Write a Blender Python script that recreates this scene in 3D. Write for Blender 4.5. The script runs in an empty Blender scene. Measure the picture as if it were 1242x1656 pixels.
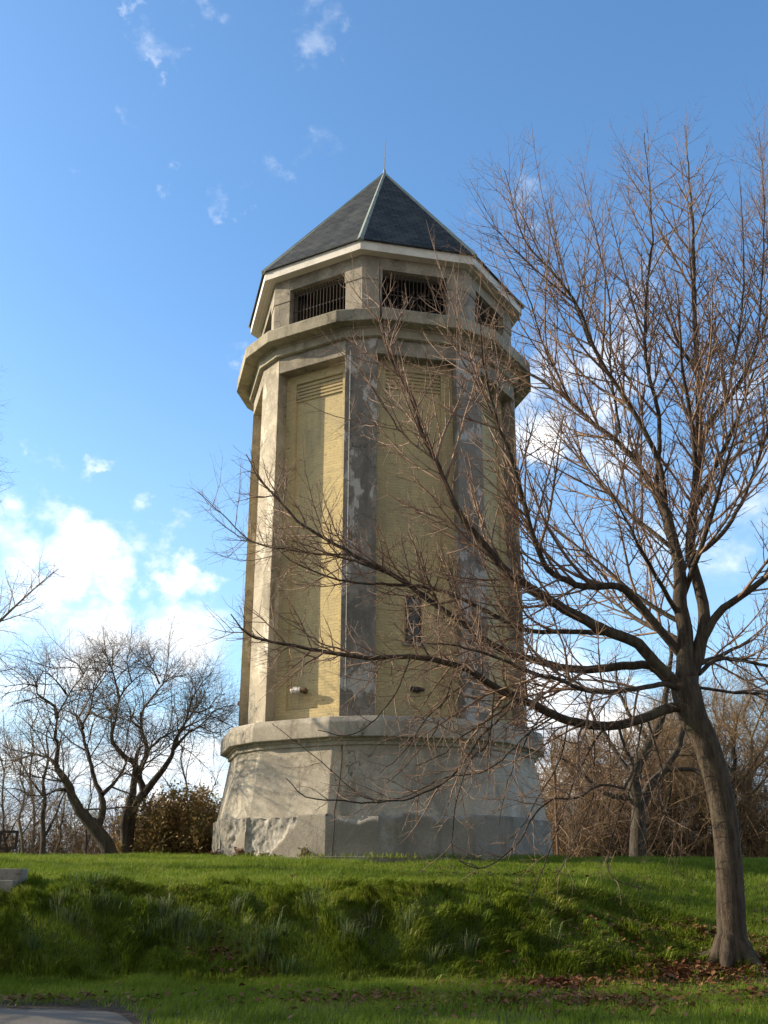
import bpy, math, random
import numpy as np
from mathutils import Matrix, Vector

# ------------------------------------------------------------------ camera, sky, sun, exposure
SC = bpy.context.scene
COL = SC.collection
F_PX, PITCH, ROLL, EYE = 1717.6, 0.3315, 0.0041, -0.4313
W0, H0 = 1242, 1656
SUN_AZ, SUN_EL = math.radians(-100.8), math.radians(22.0)   # azimuth measured from the tower towards the camera, negative = left

cam_d = bpy.data.cameras.new('camera')
cam = bpy.data.objects.new('camera', cam_d)
COL.objects.link(cam)
cam_d.sensor_fit = 'VERTICAL'; cam_d.sensor_height = 24.0; cam_d.sensor_width = 18.0
cam_d.lens = 24.0 * F_PX / H0
cam_d.clip_start = 0.1; cam_d.clip_end = 3000
cam.matrix_world = Matrix.Translation((0, 0, EYE)) @ Matrix.Rotation(math.pi/2 + PITCH, 4, 'X') @ Matrix.Rotation(ROLL, 4, 'Z')
SC.camera = cam

def ray(px, py):
    u, v = px - W0/2, py - H0/2
    c, s = math.cos(ROLL), math.sin(ROLL)
    u, v = c*u + s*v, -s*u + c*v
    cp, sp = math.cos(PITCH), math.sin(PITCH)
    d = np.array([u, F_PX*cp + v*sp, F_PX*sp - v*cp])
    return d/np.linalg.norm(d)

def at(px, py, Y):
    d = ray(px, py)
    return np.array([0, 0, EYE]) + d*(Y/d[1])

sun_dir = Vector((math.sin(SUN_AZ)*math.cos(SUN_EL), -math.cos(SUN_AZ)*math.cos(SUN_EL), math.sin(SUN_EL)))
sd = bpy.data.lights.new('sun', 'SUN'); sd.energy = 5.0; sd.angle = math.radians(0.55); sd.color = (1.0, 0.83, 0.60)
so = bpy.data.objects.new('sun', sd); COL.objects.link(so)
so.rotation_euler = sun_dir.to_track_quat('Z', 'Y').to_euler()
so.location = (-40, 20, 30)

SC.view_settings.view_transform = 'Standard'; SC.view_settings.look = 'None'
SC.view_settings.exposure = 0.64; SC.view_settings.gamma = 1.0
try:
    SC.view_settings.use_curve_mapping = False
except Exception:
    pass
SC.cycles.max_bounces = 6; SC.cycles.diffuse_bounces = 3; SC.cycles.transmission_bounces = 4

def N(nt, typ, **kw):
    n = nt.nodes.new(typ)
    for k, v in kw.items():
        if k.startswith('i_'):
            key = k[2:]
            n.inputs[int(key) if key.isdigit() else key].default_value = v
        else:
            setattr(n, k, v)
    return n

def mathn(nt, op, a, b=None, clamp=False):
    n = N(nt, 'ShaderNodeMath', operation=op, use_clamp=clamp)
    for i, x in enumerate((a, b)):
        if x is None: continue
        if isinstance(x, (int, float)): n.inputs[i].default_value = x
        else: nt.links.new(x, n.inputs[i])
    return n.outputs[0]

def maprange(nt, x, a, b, c=0.0, d=1.0, smooth=True):
    n = N(nt, 'ShaderNodeMapRange', interpolation_type='SMOOTHSTEP' if smooth else 'LINEAR')
    nt.links.new(x, n.inputs['Value'])
    for k, v in (('From Min', a), ('From Max', b), ('To Min', c), ('To Max', d)):
        n.inputs[k].default_value = v
    return n.outputs['Result']

def mixc(nt, fac, a, b, blend='MIX'):
    n = N(nt, 'ShaderNodeMix', data_type='RGBA', blend_type=blend)
    for sock, x in ((n.inputs[0], fac), (n.inputs[6], a), (n.inputs[7], b)):
        if isinstance(x, (int, float)): sock.default_value = x
        elif isinstance(x, tuple): sock.default_value = x if len(x) == 4 else (*x, 1)
        else: nt.links.new(x, sock)
    return n.outputs[2]

world = bpy.data.worlds.new('World'); SC.world = world; world.use_nodes = True
def build_world():
    nt = world.node_tree; L = nt.links.new
    bg = nt.nodes['Background']
    sky = N(nt, 'ShaderNodeTexSky', sky_type='NISHITA', sun_disc=False)
    sky.sun_elevation = SUN_EL; sky.sun_rotation = math.atan2(sun_dir.x, sun_dir.y)
    sky.air_density = 1.0; sky.dust_density = 1.1; sky.ozone_density = 3.4
    bg.inputs['Strength'].default_value = 0.15
    tc = N(nt, 'ShaderNodeTexCoord')
    d = tc.outputs['Generated']
    def fbm(scale, detail, rough, off=(0, 0, 0), sc=(1, 1, 1)):
        m = N(nt, 'ShaderNodeMapping'); L(d, m.inputs[0]); m.inputs['Location'].default_value = off; m.inputs['Scale'].default_value = sc
        n = N(nt, 'ShaderNodeTexNoise', i_Scale=scale, i_Detail=detail, i_Roughness=rough); L(m.outputs[0], n.inputs['Vector'])
        return n.outputs['Fac']
    blobs = [(10, 890, 100, .95), (110, 900, 85, 1.0), (170, 940, 70, .9), (228, 868, 50, .62), (262, 838, 34, .5), (285, 946, 46, .66), (200, 990, 45, .62), (52, 765, 44, .42), (84, 800, 36, .42),
             (20, 1000, 150, .72), (300, 1045, 90, .75), (150, 1040, 110, .85),
             (950, 630, 110, .62), (1045, 470, 80, .5), (875, 690, 75, .75), (1190, 600, 80, .52), (850, 335, 62, .48), (800, 390, 66, .40), (1000, 760, 80, .42), (890, 610, 66, .7),
             (910, 1110, 130, .8), (1110, 900, 100, .42), (1240, 780, 110, .45), (1000, 560, 80, .5), (1140, 500, 80, .5), (1030, 540, 70, .45),
             (515, 45, 55, .42), (552, 66, 32, .46), (325, 6, 40, .5), (255, 80, 45, .40), (258, 108, 20, .42), (528, 222, 48, .36), (275, 278, 16, .46), (440, 256, 30, .36),
             (366, 326, 26, .34), (195, 185, 32, .30), (345, 780, 40, .36), (395, 575, 30, .26), (150, 765, 26, .36), (120, 268, 18, .3), (200, 5, 26, .36)]
    def warp(scale, amp, off):
        mp = N(nt, 'ShaderNodeMapping'); L(d, mp.inputs[0]); mp.inputs['Location'].default_value = off
        nz = N(nt, 'ShaderNodeTexNoise', i_Scale=scale, i_Detail=6.0, i_Roughness=.6); L(mp.outputs[0], nz.inputs['Vector'])
        a = N(nt, 'ShaderNodeVectorMath', operation='SUBTRACT'); L(nz.outputs['Color'], a.inputs[0]); a.inputs[1].default_value = (.5, .5, .5)
        b = N(nt, 'ShaderNodeVectorMath', operation='SCALE'); L(a.outputs[0], b.inputs[0]); b.inputs['Scale'].default_value = amp
        c = N(nt, 'ShaderNodeVectorMath', operation='ADD'); L(d, c.inputs[0]); L(b.outputs[0], c.inputs[1])
        return c.outputs[0]
    dw = warp(14, .13, (2.2, .3, 1.7)); dws = warp(34, .10, (.2, 3.3, .7))
    M = None
    for px, py, rp, w in blobs:
        c = ray(px, py)
        vm = N(nt, 'ShaderNodeVectorMath', operation='DISTANCE'); L(dw if rp > 65 else dws, vm.inputs[0]); vm.inputs[1].default_value = tuple(c)
        r = 1.45*rp/F_PX * (1.0/(1.0 + ((px-W0/2)**2 + (py-H0/2)**2)/F_PX**2))**.5
        b = maprange(nt, vm.outputs['Value'], r*(1.0 if rp > 65 else 1.25), 0.0, 0.0, w*(1.0 if rp > 65 else .9))
        M = b if M is None else mathn(nt, 'MAXIMUM', M, b)
    sep = N(nt, 'ShaderNodeSeparateXYZ'); L(d, sep.inputs[0])
    zz = sep.outputs['Z']
    wob = mathn(nt, 'ADD', zz, mathn(nt, 'MULTIPLY', mathn(nt, 'SUBTRACT', fbm(5, 3, .5, (3, 1, 0), (1, 1, 2)), .5), .12))
    band = maprange(nt, wob, .175, .10, 0.0, .80)
    M = mathn(nt, 'MAXIMUM', M, band)
    n1 = fbm(9, 9, .62, (1.3, 0, .4), (1, 1, 1.5))
    n2 = fbm(26, 6, .6, (0, 2.1, .4), (1, 1, 1.3))
    nn = mathn(nt, 'ADD', mathn(nt, 'MULTIPLY', mathn(nt, 'SUBTRACT', n1, .5), 2.2), mathn(nt, 'MULTIPLY', mathn(nt, 'SUBTRACT', n2, .5), .7))
    dens = mathn(nt, 'ADD', M, mathn(nt, 'MULTIPLY', nn, maprange(nt, M, 0.0, .35, 0, 1)))
    alpha = mathn(nt, 'MULTIPLY', maprange(nt, dens, .16, 1.12, 0, 1), maprange(nt, zz, .34, .60, 1.0, .68))
    # cloud colour: white tops, blue-grey bellies in the low bank
    g = fbm(7, 5, .55, (5, 2, .1), (1, 1, 4.5))
    grey = mathn(nt, 'MULTIPLY', maprange(nt, g, .36, .60, 0, 1), maprange(nt, zz, .24, .11, .38, 1.0))
    ccol = mixc(nt, grey, (7.2, 7.1, 6.9), (2.9, 3.5, 4.3))
    # deeper, more saturated blue away from the sun
    hs = N(nt, 'ShaderNodeHueSaturation'); hs.inputs['Saturation'].default_value = 1.06; hs.inputs['Value'].default_value = 1.0
    L(mixc(nt, 1.0, sky.outputs[0], (1.10, 1.23, 1.26), 'MULTIPLY'), hs.inputs['Color'])
    # whiter air low down, and plain grey added behind the camera to tune fill
    low = maprange(nt, zz, .52, .12, 0.0, .24)
    skyc = mixc(nt, low, hs.outputs[0], (3.8, 5.0, 6.0))
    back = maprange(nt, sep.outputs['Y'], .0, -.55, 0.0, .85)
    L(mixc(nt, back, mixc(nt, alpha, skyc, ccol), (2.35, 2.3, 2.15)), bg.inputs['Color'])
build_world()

# ------------------------------------------------------------------ helpers
rng = np.random.default_rng(7)

def tag(o, label=None, cat=None, group=None, kind=None):
    for k, v in (('label', label), ('category', cat), ('group', group), ('kind', kind)):
        if v: o[k] = v
    return o

def empty(name, loc, label, cat, group=None):
    o = bpy.data.objects.new(name, None); COL.objects.link(o); o.location = loc; o.empty_display_size = .3
    return tag(o, label, cat, group)

def mesh_obj(name, verts, faces, mat, parent=None, smooth=False, uv=None, origin=(0, 0, 0)):
    """faces: (n,k) array or list of tuples. Vertices are given in the parent's space (or the world minus origin)."""
    me = bpy.data.meshes.new(name)
    v = np.asarray(verts, dtype=np.float32)
    if isinstance(faces, np.ndarray):
        nf, k = faces.shape
        me.vertices.add(len(v)); me.vertices.foreach_set('co', v.ravel())
        me.loops.add(nf*k); me.loops.foreach_set('vertex_index', faces.astype(np.int32).ravel())
        me.polygons.add(nf); me.polygons.foreach_set('loop_start', np.arange(0, nf*k, k, dtype=np.int32))
        me.update(calc_edges=True)
    else:
        me.from_pydata([tuple(map(float, p)) for p in v], [], [tuple(int(i) for i in f) for f in faces]); me.update()
    if smooth:
        me.polygons.foreach_set('use_smooth', np.ones(len(me.polygons), dtype=bool))
    if uv is not None:
        ul = me.uv_layers.new(name='UVMap'); ul.data.foreach_set('uv', np.asarray(uv, dtype=np.float32).ravel())
    me.materials.append(mat)
    o = bpy.data.objects.new(name, me); COL.objects.link(o); o.location = origin
    if parent is not None: o.parent = parent
    return o

class MB:
    """collects polygons (with per-loop uv) for one mesh"""
    def __init__(s): s.v = []; s.f = []; s.uv = []
    def poly(s, pts, uv=None):
        i = len(s.v); s.v += [tuple(map(float, p)) for p in pts]; s.f.append(tuple(range(i, i+len(pts))))
        s.uv += [tuple(map(float, q)) for q in uv] if uv is not None else [(0.0, 0.0)]*len(pts)
    def wallquad(s, a, b, c, d):
        a, b, c, d = map(np.asarray, (a, b, c, d))
        w = np.linalg.norm(b-a); h = np.linalg.norm(d-a)
        s.poly([a, b, c, d], [(0, 0), (w, 0), (w, h), (0, h)])
    def box(s, o, ax, ay, az):
        """corner o and three edge vectors (right-handed)"""
        o, ax, ay, az = (np.asarray(q, float) for q in (o, ax, ay, az))
        p = [o, o+ax, o+ax+ay, o+ay]; q = [x+az for x in p]
        s.poly(p[::-1], None); s.poly(q)
        for i in range(4):
            j = (i+1) % 4; s.wallquad(p[i], p[j], q[j], q[i])
    def prism(s, bot, top, caps=True):
        n = len(bot)
        u = 0.0
        for i in range(n):
            j = (i+1) % n
            w = np.linalg.norm(np.asarray(bot[j])-np.asarray(bot[i])); h = np.linalg.norm(np.asarray(top[i])-np.asarray(bot[i]))
            s.poly([bot[i], bot[j], top[j], top[i]], [(u, 0), (u+w, 0), (u+w, h), (u, h)]); u += w
        if caps: s.poly(list(bot)[::-1]); s.poly(list(top))
    def cyl(s, a, b, r0, r1=None, k=8, caps=True):
        a, b = np.asarray(a, float), np.asarray(b, float); r1 = r0 if r1 is None else r1
        t = (b-a)/np.linalg.norm(b-a); ref = np.array([0, 0, 1.]) if abs(t[2]) < .9 else np.array([1., 0, 0])
        n = np.cross(ref, t); n /= np.linalg.norm(n); m = np.cross(t, n)
        A = [a + r0*(math.cos(x)*n+math.sin(x)*m) for x in np.arange(k)*2*math.pi/k]
        B = [b + r1*(math.cos(x)*n+math.sin(x)*m) for x in np.arange(k)*2*math.pi/k]
        s.prism(A, B, caps)
    def build(s, name, mat, parent=None, bevel=0, smooth=False, origin=(0, 0, 0)):
        o = mesh_obj(name, s.v, s.f, mat, parent, smooth, s.uv, origin)
        if bevel:
            import bmesh
            bm = bmesh.new(); bm.from_mesh(o.data); bmesh.ops.remove_doubles(bm, verts=bm.verts, dist=1e-5); bm.to_mesh(o.data); bm.free()
            b = o.modifiers.new('bevel', 'BEVEL'); b.width = bevel; b.segments = 2; b.limit_method = 'ANGLE'; b.angle_limit = math.radians(20)
        return o

class Tubes:
    """round tapering tubes, all built at once per (points, sides) class"""
    def __init__(s): s.g = {}; s.n = 0
    def add(s, P, R, k): s.g.setdefault((len(P), k), []).append((P, R)); s.n += 1
    def arrays(s):
        VV = []; FF = []; n0 = 0
        for (n, k), L in s.g.items():
            P = np.array([q[0] for q in L], float); R = np.array([q[1] for q in L], float); m = len(L)
            T = np.gradient(P, axis=1); T /= np.linalg.norm(T, axis=2)[..., None] + 1e-12
            ref = np.eye(3)[np.argmin(np.abs(T.mean(1)), axis=1)][:, None, :]
            A = np.cross(T, np.broadcast_to(ref, T.shape)); A /= np.linalg.norm(A, axis=2)[..., None] + 1e-12
            B = np.cross(T, A); a = np.arange(k)*2*math.pi/k
            V = P[:, :, None, :] + R[:, :, None, None]*(np.cos(a)[None, None, :, None]*A[:, :, None, :] + np.sin(a)[None, None, :, None]*B[:, :, None, :])
            VV.append(V.reshape(-1, 3))
            i = np.arange(n-1)[:, None]*k; jj = np.arange(k)[None, :]; j2 = (jj+1) % k
            f = np.stack([i+jj, i+k+jj, i+k+j2, i+j2], -1).reshape(-1, 4)
            FF.append((f[None] + (np.arange(m)*n*k)[:, None, None]).reshape(-1, 4) + n0); n0 += m*n*k
        return np.concatenate(VV), np.concatenate(FF)
    def build(s, name, mat, parent, origin=(0, 0, 0)):
        V, F = s.arrays()
        return mesh_obj(name, V - np.asarray(origin), F, mat, parent, True)

def resample(P, R, step):
    """Catmull-Rom through the points"""
    P = np.asarray(P, float); R = np.asarray(R, float)
    Q = np.vstack([2*P[0]-P[1], P, 2*P[-1]-P[-2]]); out = []; ro = []
    for i in range(1, len(Q)-2):
        p0, p1, p2, p3 = Q[i-1:i+3]; m = max(2, int(np.linalg.norm(p2-p1)/step)+1)
        for t in np.arange(m)/m:
            out.append(.5*(2*p1 + (p2-p0)*t + (2*p0-5*p1+4*p2-p3)*t*t + (3*p1-p0-3*p2+p3)*t**3)); ro.append(R[i-1]*(1-t)+R[i]*t)
    out.append(P[-1]); ro.append(R[-1])
    return np.array(out), np.array(ro)

_TAB = {}
def vnoise2(x, y, seed):
    if seed not in _TAB: _TAB[seed] = np.random.default_rng(seed).random((256, 256))
    T = _TAB[seed]
    xi = np.floor(x).astype(int); yi = np.floor(y).astype(int); fx = x-xi; fy = y-yi
    fx = fx*fx*(3-2*fx); fy = fy*fy*(3-2*fy)
    g = lambda a, b: T[a & 255, b & 255]
    return (g(xi, yi)*(1-fx)+g(xi+1, yi)*fx)*(1-fy) + (g(xi, yi+1)*(1-fx)+g(xi+1, yi+1)*fx)*fy
def fbm2(x, y, seed, oct=4):
    s = 0; a = .5; t = 0
    for i in range(oct):
        s = s + a*vnoise2(x*2**i, y*2**i, seed+i); t += a; a *= .5
    return s/t - .5
def sm(a, b, x):
    t = np.clip((np.asarray(x, float)-a)/(b-a), 0, 1); return t*t*(3-2*t)

# ------------------------------------------------------------------ materials
def new_mat(name):
    m = bpy.data.materials.new(name); m.use_nodes = True
    nt = m.node_tree; b = nt.nodes['Principled BSDF']; b.inputs['Specular IOR Level'].default_value = .25
    return m, nt, b

def noise(nt, vec, scale, detail=5, rough=.55, sc=None, off=None):
    if sc or off:
        m = N(nt, 'ShaderNodeMapping'); nt.links.new(vec, m.inputs[0])
        if sc: m.inputs['Scale'].default_value = sc
        if off: m.inputs['Location'].default_value = off
        vec = m.outputs[0]
    n = N(nt, 'ShaderNodeTexNoise', i_Scale=scale, i_Detail=detail, i_Roughness=rough); nt.links.new(vec, n.inputs['Vector'])
    return n.outputs['Fac']

def bump(nt, b, h, strength, dist=.02):
    n = N(nt, 'ShaderNodeBump', i_Strength=strength, i_Distance=dist); nt.links.new(h, n.inputs['Height']); nt.links.new(n.outputs[0], b.inputs['Normal'])
    return n

def concrete(name, base, dark, light, patch=0.0, patchcol=(.5, .5, .48), streak=.5, seed=0.0, bands=0.0, patchlo=.54):
    m, nt, b = new_mat(name); L = nt.links.new
    tc = N(nt, 'ShaderNodeTexCoord').outputs['Object']
    off = (seed*3.7, seed*1.9, seed*2.3)
    big = noise(nt, tc, .55, 6, .62, off=off); mid = noise(nt, tc, 2.6, 8, .68, off=off); fine = noise(nt, tc, 24, 6, .7)
    st = noise(nt, tc, 2.4, 7, .62, sc=(1, 1, .12), off=off)
    c = mixc(nt, maprange(nt, big, .40, .60), base, dark)
    c = mixc(nt, maprange(nt, mid, .47, .66, 0, .8), c, light)
    blot = noise(nt, tc, 1.1, 9, .72, sc=(1, 1, .7), off=(off[0]+5, off[1], off[2]))
    c = mixc(nt, maprange(nt, blot, .53, .62, 0, .62), c, tuple(q*.62 for q in dark))
    c = mixc(nt, maprange(nt, st, .52, .70, 0, streak), c, tuple(q*.55 for q in dark))
    c = mixc(nt, maprange(nt, fine, .35, .7, .28, 0), c, (.07, .065, .055))
    if patch:
        pn = noise(nt, tc, 1.15, 7, .66, sc=(1, 1, .55), off=(seed+9, 4, 1))
        c = mixc(nt, maprange(nt, pn, patchlo, patchlo+.035, 0, patch), c, patchcol)
    if bands:
        w = N(nt, 'ShaderNodeTexWave', wave_type='BANDS', bands_direction='Z', i_Scale=.52, i_Distortion=.6, i_Detail=3); L(tc, w.inputs[0])
        c = mixc(nt, maprange(nt, w.outputs['Fac'], .965, 1.0, 0, bands), c, (.10, .09, .075))
    dv = N(nt, 'ShaderNodeTexNoise', i_Scale=1.7, i_Detail=5.0); L(tc, dv.inputs['Vector'])
    vv = N(nt, 'ShaderNodeVectorMath', operation='MULTIPLY_ADD'); L(dv.outputs['Color'], vv.inputs[0]); vv.inputs[1].default_value = (1.3, 1.3, 1.3); L(tc, vv.inputs[2])
    vo = N(nt, 'ShaderNodeTexVoronoi', feature='DISTANCE_TO_EDGE', i_Scale=.55); L(vv.outputs[0], vo.inputs['Vector'])
    cr = mathn(nt, 'MULTIPLY', maprange(nt, vo.outputs['Distance'], .009, .003, 0, .75), maprange(nt, big, .46, .56))
    c = mixc(nt, cr, c, (.06, .055, .045))
    L(c, b.inputs['Base Color']); b.inputs['Roughness'].default_value = .93
    h = mathn(nt, 'ADD', mathn(nt, 'MULTIPLY', mid, .7), mathn(nt, 'MULTIPLY', fine, .3))
    bump(nt, b, h, .55, .03)
    return m

M = {}
M['concrete'] = concrete('weathered_concrete', (.37, .33, .265), (.25, .225, .18), (.46, .415, .33), streak=.45)
M['base'] = concrete('base_concrete', (.49, .445, .36), (.36, .325, .265), (.57, .525, .43), streak=.55, seed=2, bands=.10)
M['balcony'] = concrete('balcony_concrete', (.40, .36, .27), (.27, .245, .18), (.46, .42, .32), streak=.6, seed=5)
M['pilaster'] = concrete('shaded_pilaster_concrete', (.27, .245, .21), (.20, .18, .155), (.34, .31, .265), patch=.9, patchcol=(.47, .45, .415), streak=.5, seed=3.3, patchlo=.535)  # shaded-side copy: shade darkens the colour, with pale paint remains as patches
M['pilaster_sunlit'] = concrete('sunlit_pilaster_concrete', (.48, .43, .335), (.36, .32, .25), (.60, .55, .44), patch=.65, patchcol=(.66, .62, .52), streak=.45, seed=1.1)  # sunlit-side copy: sunlight put into the colour as a paler tone

def plinth_mat():
    m, nt, b = new_mat('spalled_plinth_concrete'); L = nt.links.new
    tc = N(nt, 'ShaderNodeTexCoord').outputs['Object']
    at_ = N(nt, 'ShaderNodeAttribute', attribute_name='spall').outputs['Fac']
    big = noise(nt, tc, .8, 6, .62); mid = noise(nt, tc, 3.2, 8, .7); fine = noise(nt, tc, 26, 6, .75); st = noise(nt, tc, 2.8, 7, .62, sc=(1, 1, .15))
    c = mixc(nt, maprange(nt, big, .36, .64), (.35, .32, .265), (.24, .22, .185))
    c = mixc(nt, maprange(nt, mid, .52, .76, 0, .7), c, (.44, .405, .34))
    c = mixc(nt, maprange(nt, st, .50, .68, 0, .6), c, (.15, .14, .12))
    sp = mixc(nt, maprange(nt, mid, .35, .65), (.27, .255, .23), (.56, .53, .465))
    c = mixc(nt, at_, c, sp)
    c = mixc(nt, maprange(nt, fine, .35, .65, .32, 0), c, (.08, .075, .065))
    L(c, b.inputs['Base Color']); b.inputs['Roughness'].default_value = .95
    h = mathn(nt, 'ADD', mathn(nt, 'MULTIPLY', mid, .7), mathn(nt, 'MULTIPLY', fine, .35))
    bump(nt, b, h, .7, .05)
    return m
M['plinth'] = plinth_mat()

def brick_mat():
    m, nt, b = new_mat('yellow_painted_brick'); L = nt.links.new
    tcn = N(nt, 'ShaderNodeTexCoord'); uv = tcn.outputs['UV']; ob = tcn.outputs['Object']
    br = N(nt, 'ShaderNodeTexBrick', i_Scale=1.0); L(uv, br.inputs['Vector'])
    br.inputs['Brick Width'].default_value = .23; br.inputs['Row Height'].default_value = .078; br.inputs['Mortar Size'].default_value = .007
    br.inputs['Mortar Smooth'].default_value = .3
    br.inputs['Color1'].default_value = (.61, .495, .255, 1); br.inputs['Color2'].default_value = (.53, .435, .235, 1); br.inputs['Mortar'].default_value = (.46, .385, .22, 1)
    big = noise(nt, ob, .5, 6, .6); mid = noise(nt, ob, 2.2, 8, .68); st = noise(nt, ob, 2.2, 6, .6, sc=(1, 1, .12))
    c = mixc(nt, maprange(nt, big, .42, .66, 0, .55), br.outputs['Color'], (.37, .325, .215))
    c = mixc(nt, maprange(nt, mid, .54, .72, 0, .45), c, (.30, .255, .145))
    # paint worn off along the bed joints in short dark dashes
    dash = noise(nt, uv, 5.0, 6, .75, sc=(1, 3.4, 1))
    c = mixc(nt, maprange(nt, dash, .57, .63, 0, .75), c, (.17, .145, .10))
    c = mixc(nt, maprange(nt, st, .54, .72, 0, .42), c, (.24, .22, .16))
    L(c, b.inputs['Base Color']); b.inputs['Roughness'].default_value = .88
    h = mathn(nt, 'ADD', mathn(nt, 'MULTIPLY', br.outputs['Fac'], -.6), mathn(nt, 'MULTIPLY', mid, .5))
    bump(nt, b, h, .5, .02)
    return m
M['brick'] = brick_mat()

def roof_mat():
    m, nt, b = new_mat('slate_shingles'); L = nt.links.new
    tcn = N(nt, 'ShaderNodeTexCoord'); uv = tcn.outputs['UV']; ob = tcn.outputs['Object']
    br = N(nt, 'ShaderNodeTexBrick', i_Scale=1.0); L(uv, br.inputs['Vector'])
    br.inputs['Brick Width'].default_value = .30; br.inputs['Row Height'].default_value = .17; br.inputs['Mortar Size'].default_value = .018
    br.inputs['Color1'].default_value = (.020, .023, .023, 1); br.inputs['Color2'].default_value = (.050, .054, .049, 1); br.inputs['Mortar'].default_value = (.005, .006, .006, 1)
    n = noise(nt, ob, 1.3, 7, .65); st = noise(nt, ob, 3, 5, .6, sc=(1, 1, .2))
    c = mixc(nt, maprange(nt, n, .45, .7, 0, .55), br.outputs['Color'], (.08, .083, .073))
    c = mixc(nt, maprange(nt, st, .58, .7, 0, .4), c, (.03, .034, .036))
    L(c, b.inputs['Base Color']); b.inputs['Roughness'].default_value = .72
    bump(nt, b, mathn(nt, 'MULTIPLY', br.outputs['Fac'], -1), .7, .02)
    return m
M['roof'] = roof_mat()

def plain(name, col, rough=.7, metal=0, nscale=6, var=.25, dark=None):
    m, nt, b = new_mat(name)
    tc = N(nt, 'ShaderNodeTexCoord').outputs['Object']
    n = noise(nt, tc, nscale, 6, .65)
    c = mixc(nt, maprange(nt, n, .38, .68, 0, var), col, dark or tuple(q*.45 for q in col))
    nt.links.new(c, b.inputs['Base Color']); b.inputs['Roughness'].default_value = rough; b.inputs['Metallic'].default_value = metal
    bump(nt, b, n, .2, .01)
    return m
M['hip'] = plain('oxidised_copper', (.25, .29, .25), .65, 0, 3, .5)
M['white'] = plain('white_painted_wood', (.70, .67, .60), .6, 0, 2.5, .6, (.46, .43, .36))
M['iron'] = plain('rusty_black_iron', (.05, .045, .042), .7, .2, 12, .5, (.10, .055, .035))
M['steel'] = plain('galvanised_steel', (.34, .34, .33), .5, .5, 10, .4)
M['lamp_metal'] = plain('pale_lamp_metal', (.55, .54, .51), .45, .3, 14, .7, (.12, .11, .10))
M['lamp_brown'] = plain('brown_lamp_socket', (.14, .095, .06), .7, .2, 14, .5)
M['lamp_red'] = plain('rust_red_lamp', (.22, .07, .045), .7, 0, 14, .5)
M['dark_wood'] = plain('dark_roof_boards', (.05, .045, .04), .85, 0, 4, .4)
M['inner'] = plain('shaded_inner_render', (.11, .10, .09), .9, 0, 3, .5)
M['rust'] = plain('rusty_steel_post', (.17, .10, .06), .8, .2, 8, .5)
M['step'] = concrete('step_concrete', (.34, .315, .265), (.22, .205, .17), (.40, .375, .32), streak=.5, seed=7)

def soffit_mat():
    m, nt, b = new_mat('white_soffit_boards'); L = nt.links.new
    tcn = N(nt, 'ShaderNodeTexCoord'); uv = tcn.outputs['UV']
    sep = N(nt, 'ShaderNodeSeparateXYZ'); L(uv, sep.inputs[0])
    fr = mathn(nt, 'FRACT', mathn(nt, 'MULTIPLY', sep.outputs['Y'], 1/.09))
    g = maprange(nt, fr, .10, 0.02, 0, 1)
    n = noise(nt, tcn.outputs['Object'], 2.2, 6, .6)
    c = mixc(nt, maprange(nt, n, .4, .7, 0, .5), (.70, .66, .57), (.56, .51, .42))
    c = mixc(nt, g, c, (.33, .29, .23))
    L(c, b.inputs['Base Color']); b.inputs['Roughness'].default_value = .7
    bump(nt, b, mathn(nt, 'MULTIPLY', g, -1), .5, .01)
    return m
M['soffit'] = soffit_mat()

def glass_mat():
    m, nt, b = new_mat('dusty_window_glass')
    tc = N(nt, 'ShaderNodeTexCoord').outputs['Object']; n = noise(nt, tc, 6, 5, .6)
    c = mixc(nt, maprange(nt, n, .4, .65), (.045, .055, .065), (.12, .135, .15))
    nt.links.new(c, b.inputs['Base Color']); b.inputs['Roughness'].default_value = .25; b.inputs['Specular IOR Level'].default_value = .5
    return m
M['glass'] = glass_mat()

def bark_mat(name, c1, c2, c3, sc=1.0):
    m, nt, b = new_mat(name); L = nt.links.new
    tc = N(nt, 'ShaderNodeTexCoord').outputs['Object']
    st = noise(nt, tc, 14*sc, 7, .7, sc=(1, 1, .16)); mid = noise(nt, tc, 1.6*sc, 6, .65); fine = noise(nt, tc, 40*sc, 4, .7)
    c = mixc(nt, maprange(nt, st, .36, .64), c1, c2)
    c = mixc(nt, maprange(nt, mid, .5, .7, 0, .7), c, c3)
    L(c, b.inputs['Base Color']); b.inputs['Roughness'].default_value = .9
    bump(nt, b, mathn(nt, 'ADD', st, mathn(nt, 'MULTIPLY', fine, .4)), .9, .05)
    return m
M['bark'] = bark_mat('grey_brown_bark', (.040, .030, .022), (.10, .078, .057), (.10, .09, .056))
M['bark_dark'] = bark_mat('dark_rough_bark', (.04, .033, .027), (.09, .075, .06), (.10, .10, .06))
M['bark_pale'] = bark_mat('pale_thin_bark', (.12, .095, .07), (.22, .18, .13), (.20, .18, .12))
def twig_mat(name, a, c, scale=1.6):
    m, nt, b = new_mat(name)
    tc = N(nt, 'ShaderNodeTexCoord').outputs['Object']; n = noise(nt, tc, scale, 4, .6)
    nt.links.new(mixc(nt, maprange(nt, n, .38, .62), a, c), b.inputs['Base Color']); b.inputs['Roughness'].default_value = .6
    return m
M['twig'] = twig_mat('red_brown_twigs', (.155, .095, .066), (.285, .195, .13))
M['twig_dark'] = twig_mat('dark_twigs', (.10, .08, .065), (.17, .135, .105))
M['twig_tan'] = twig_mat('tan_twigs', (.24, .17, .10), (.33, .24, .13), .5)
M['twig_brown'] = twig_mat('brown_brush', (.12, .08, .048), (.29, .195, .105), .45)

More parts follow.
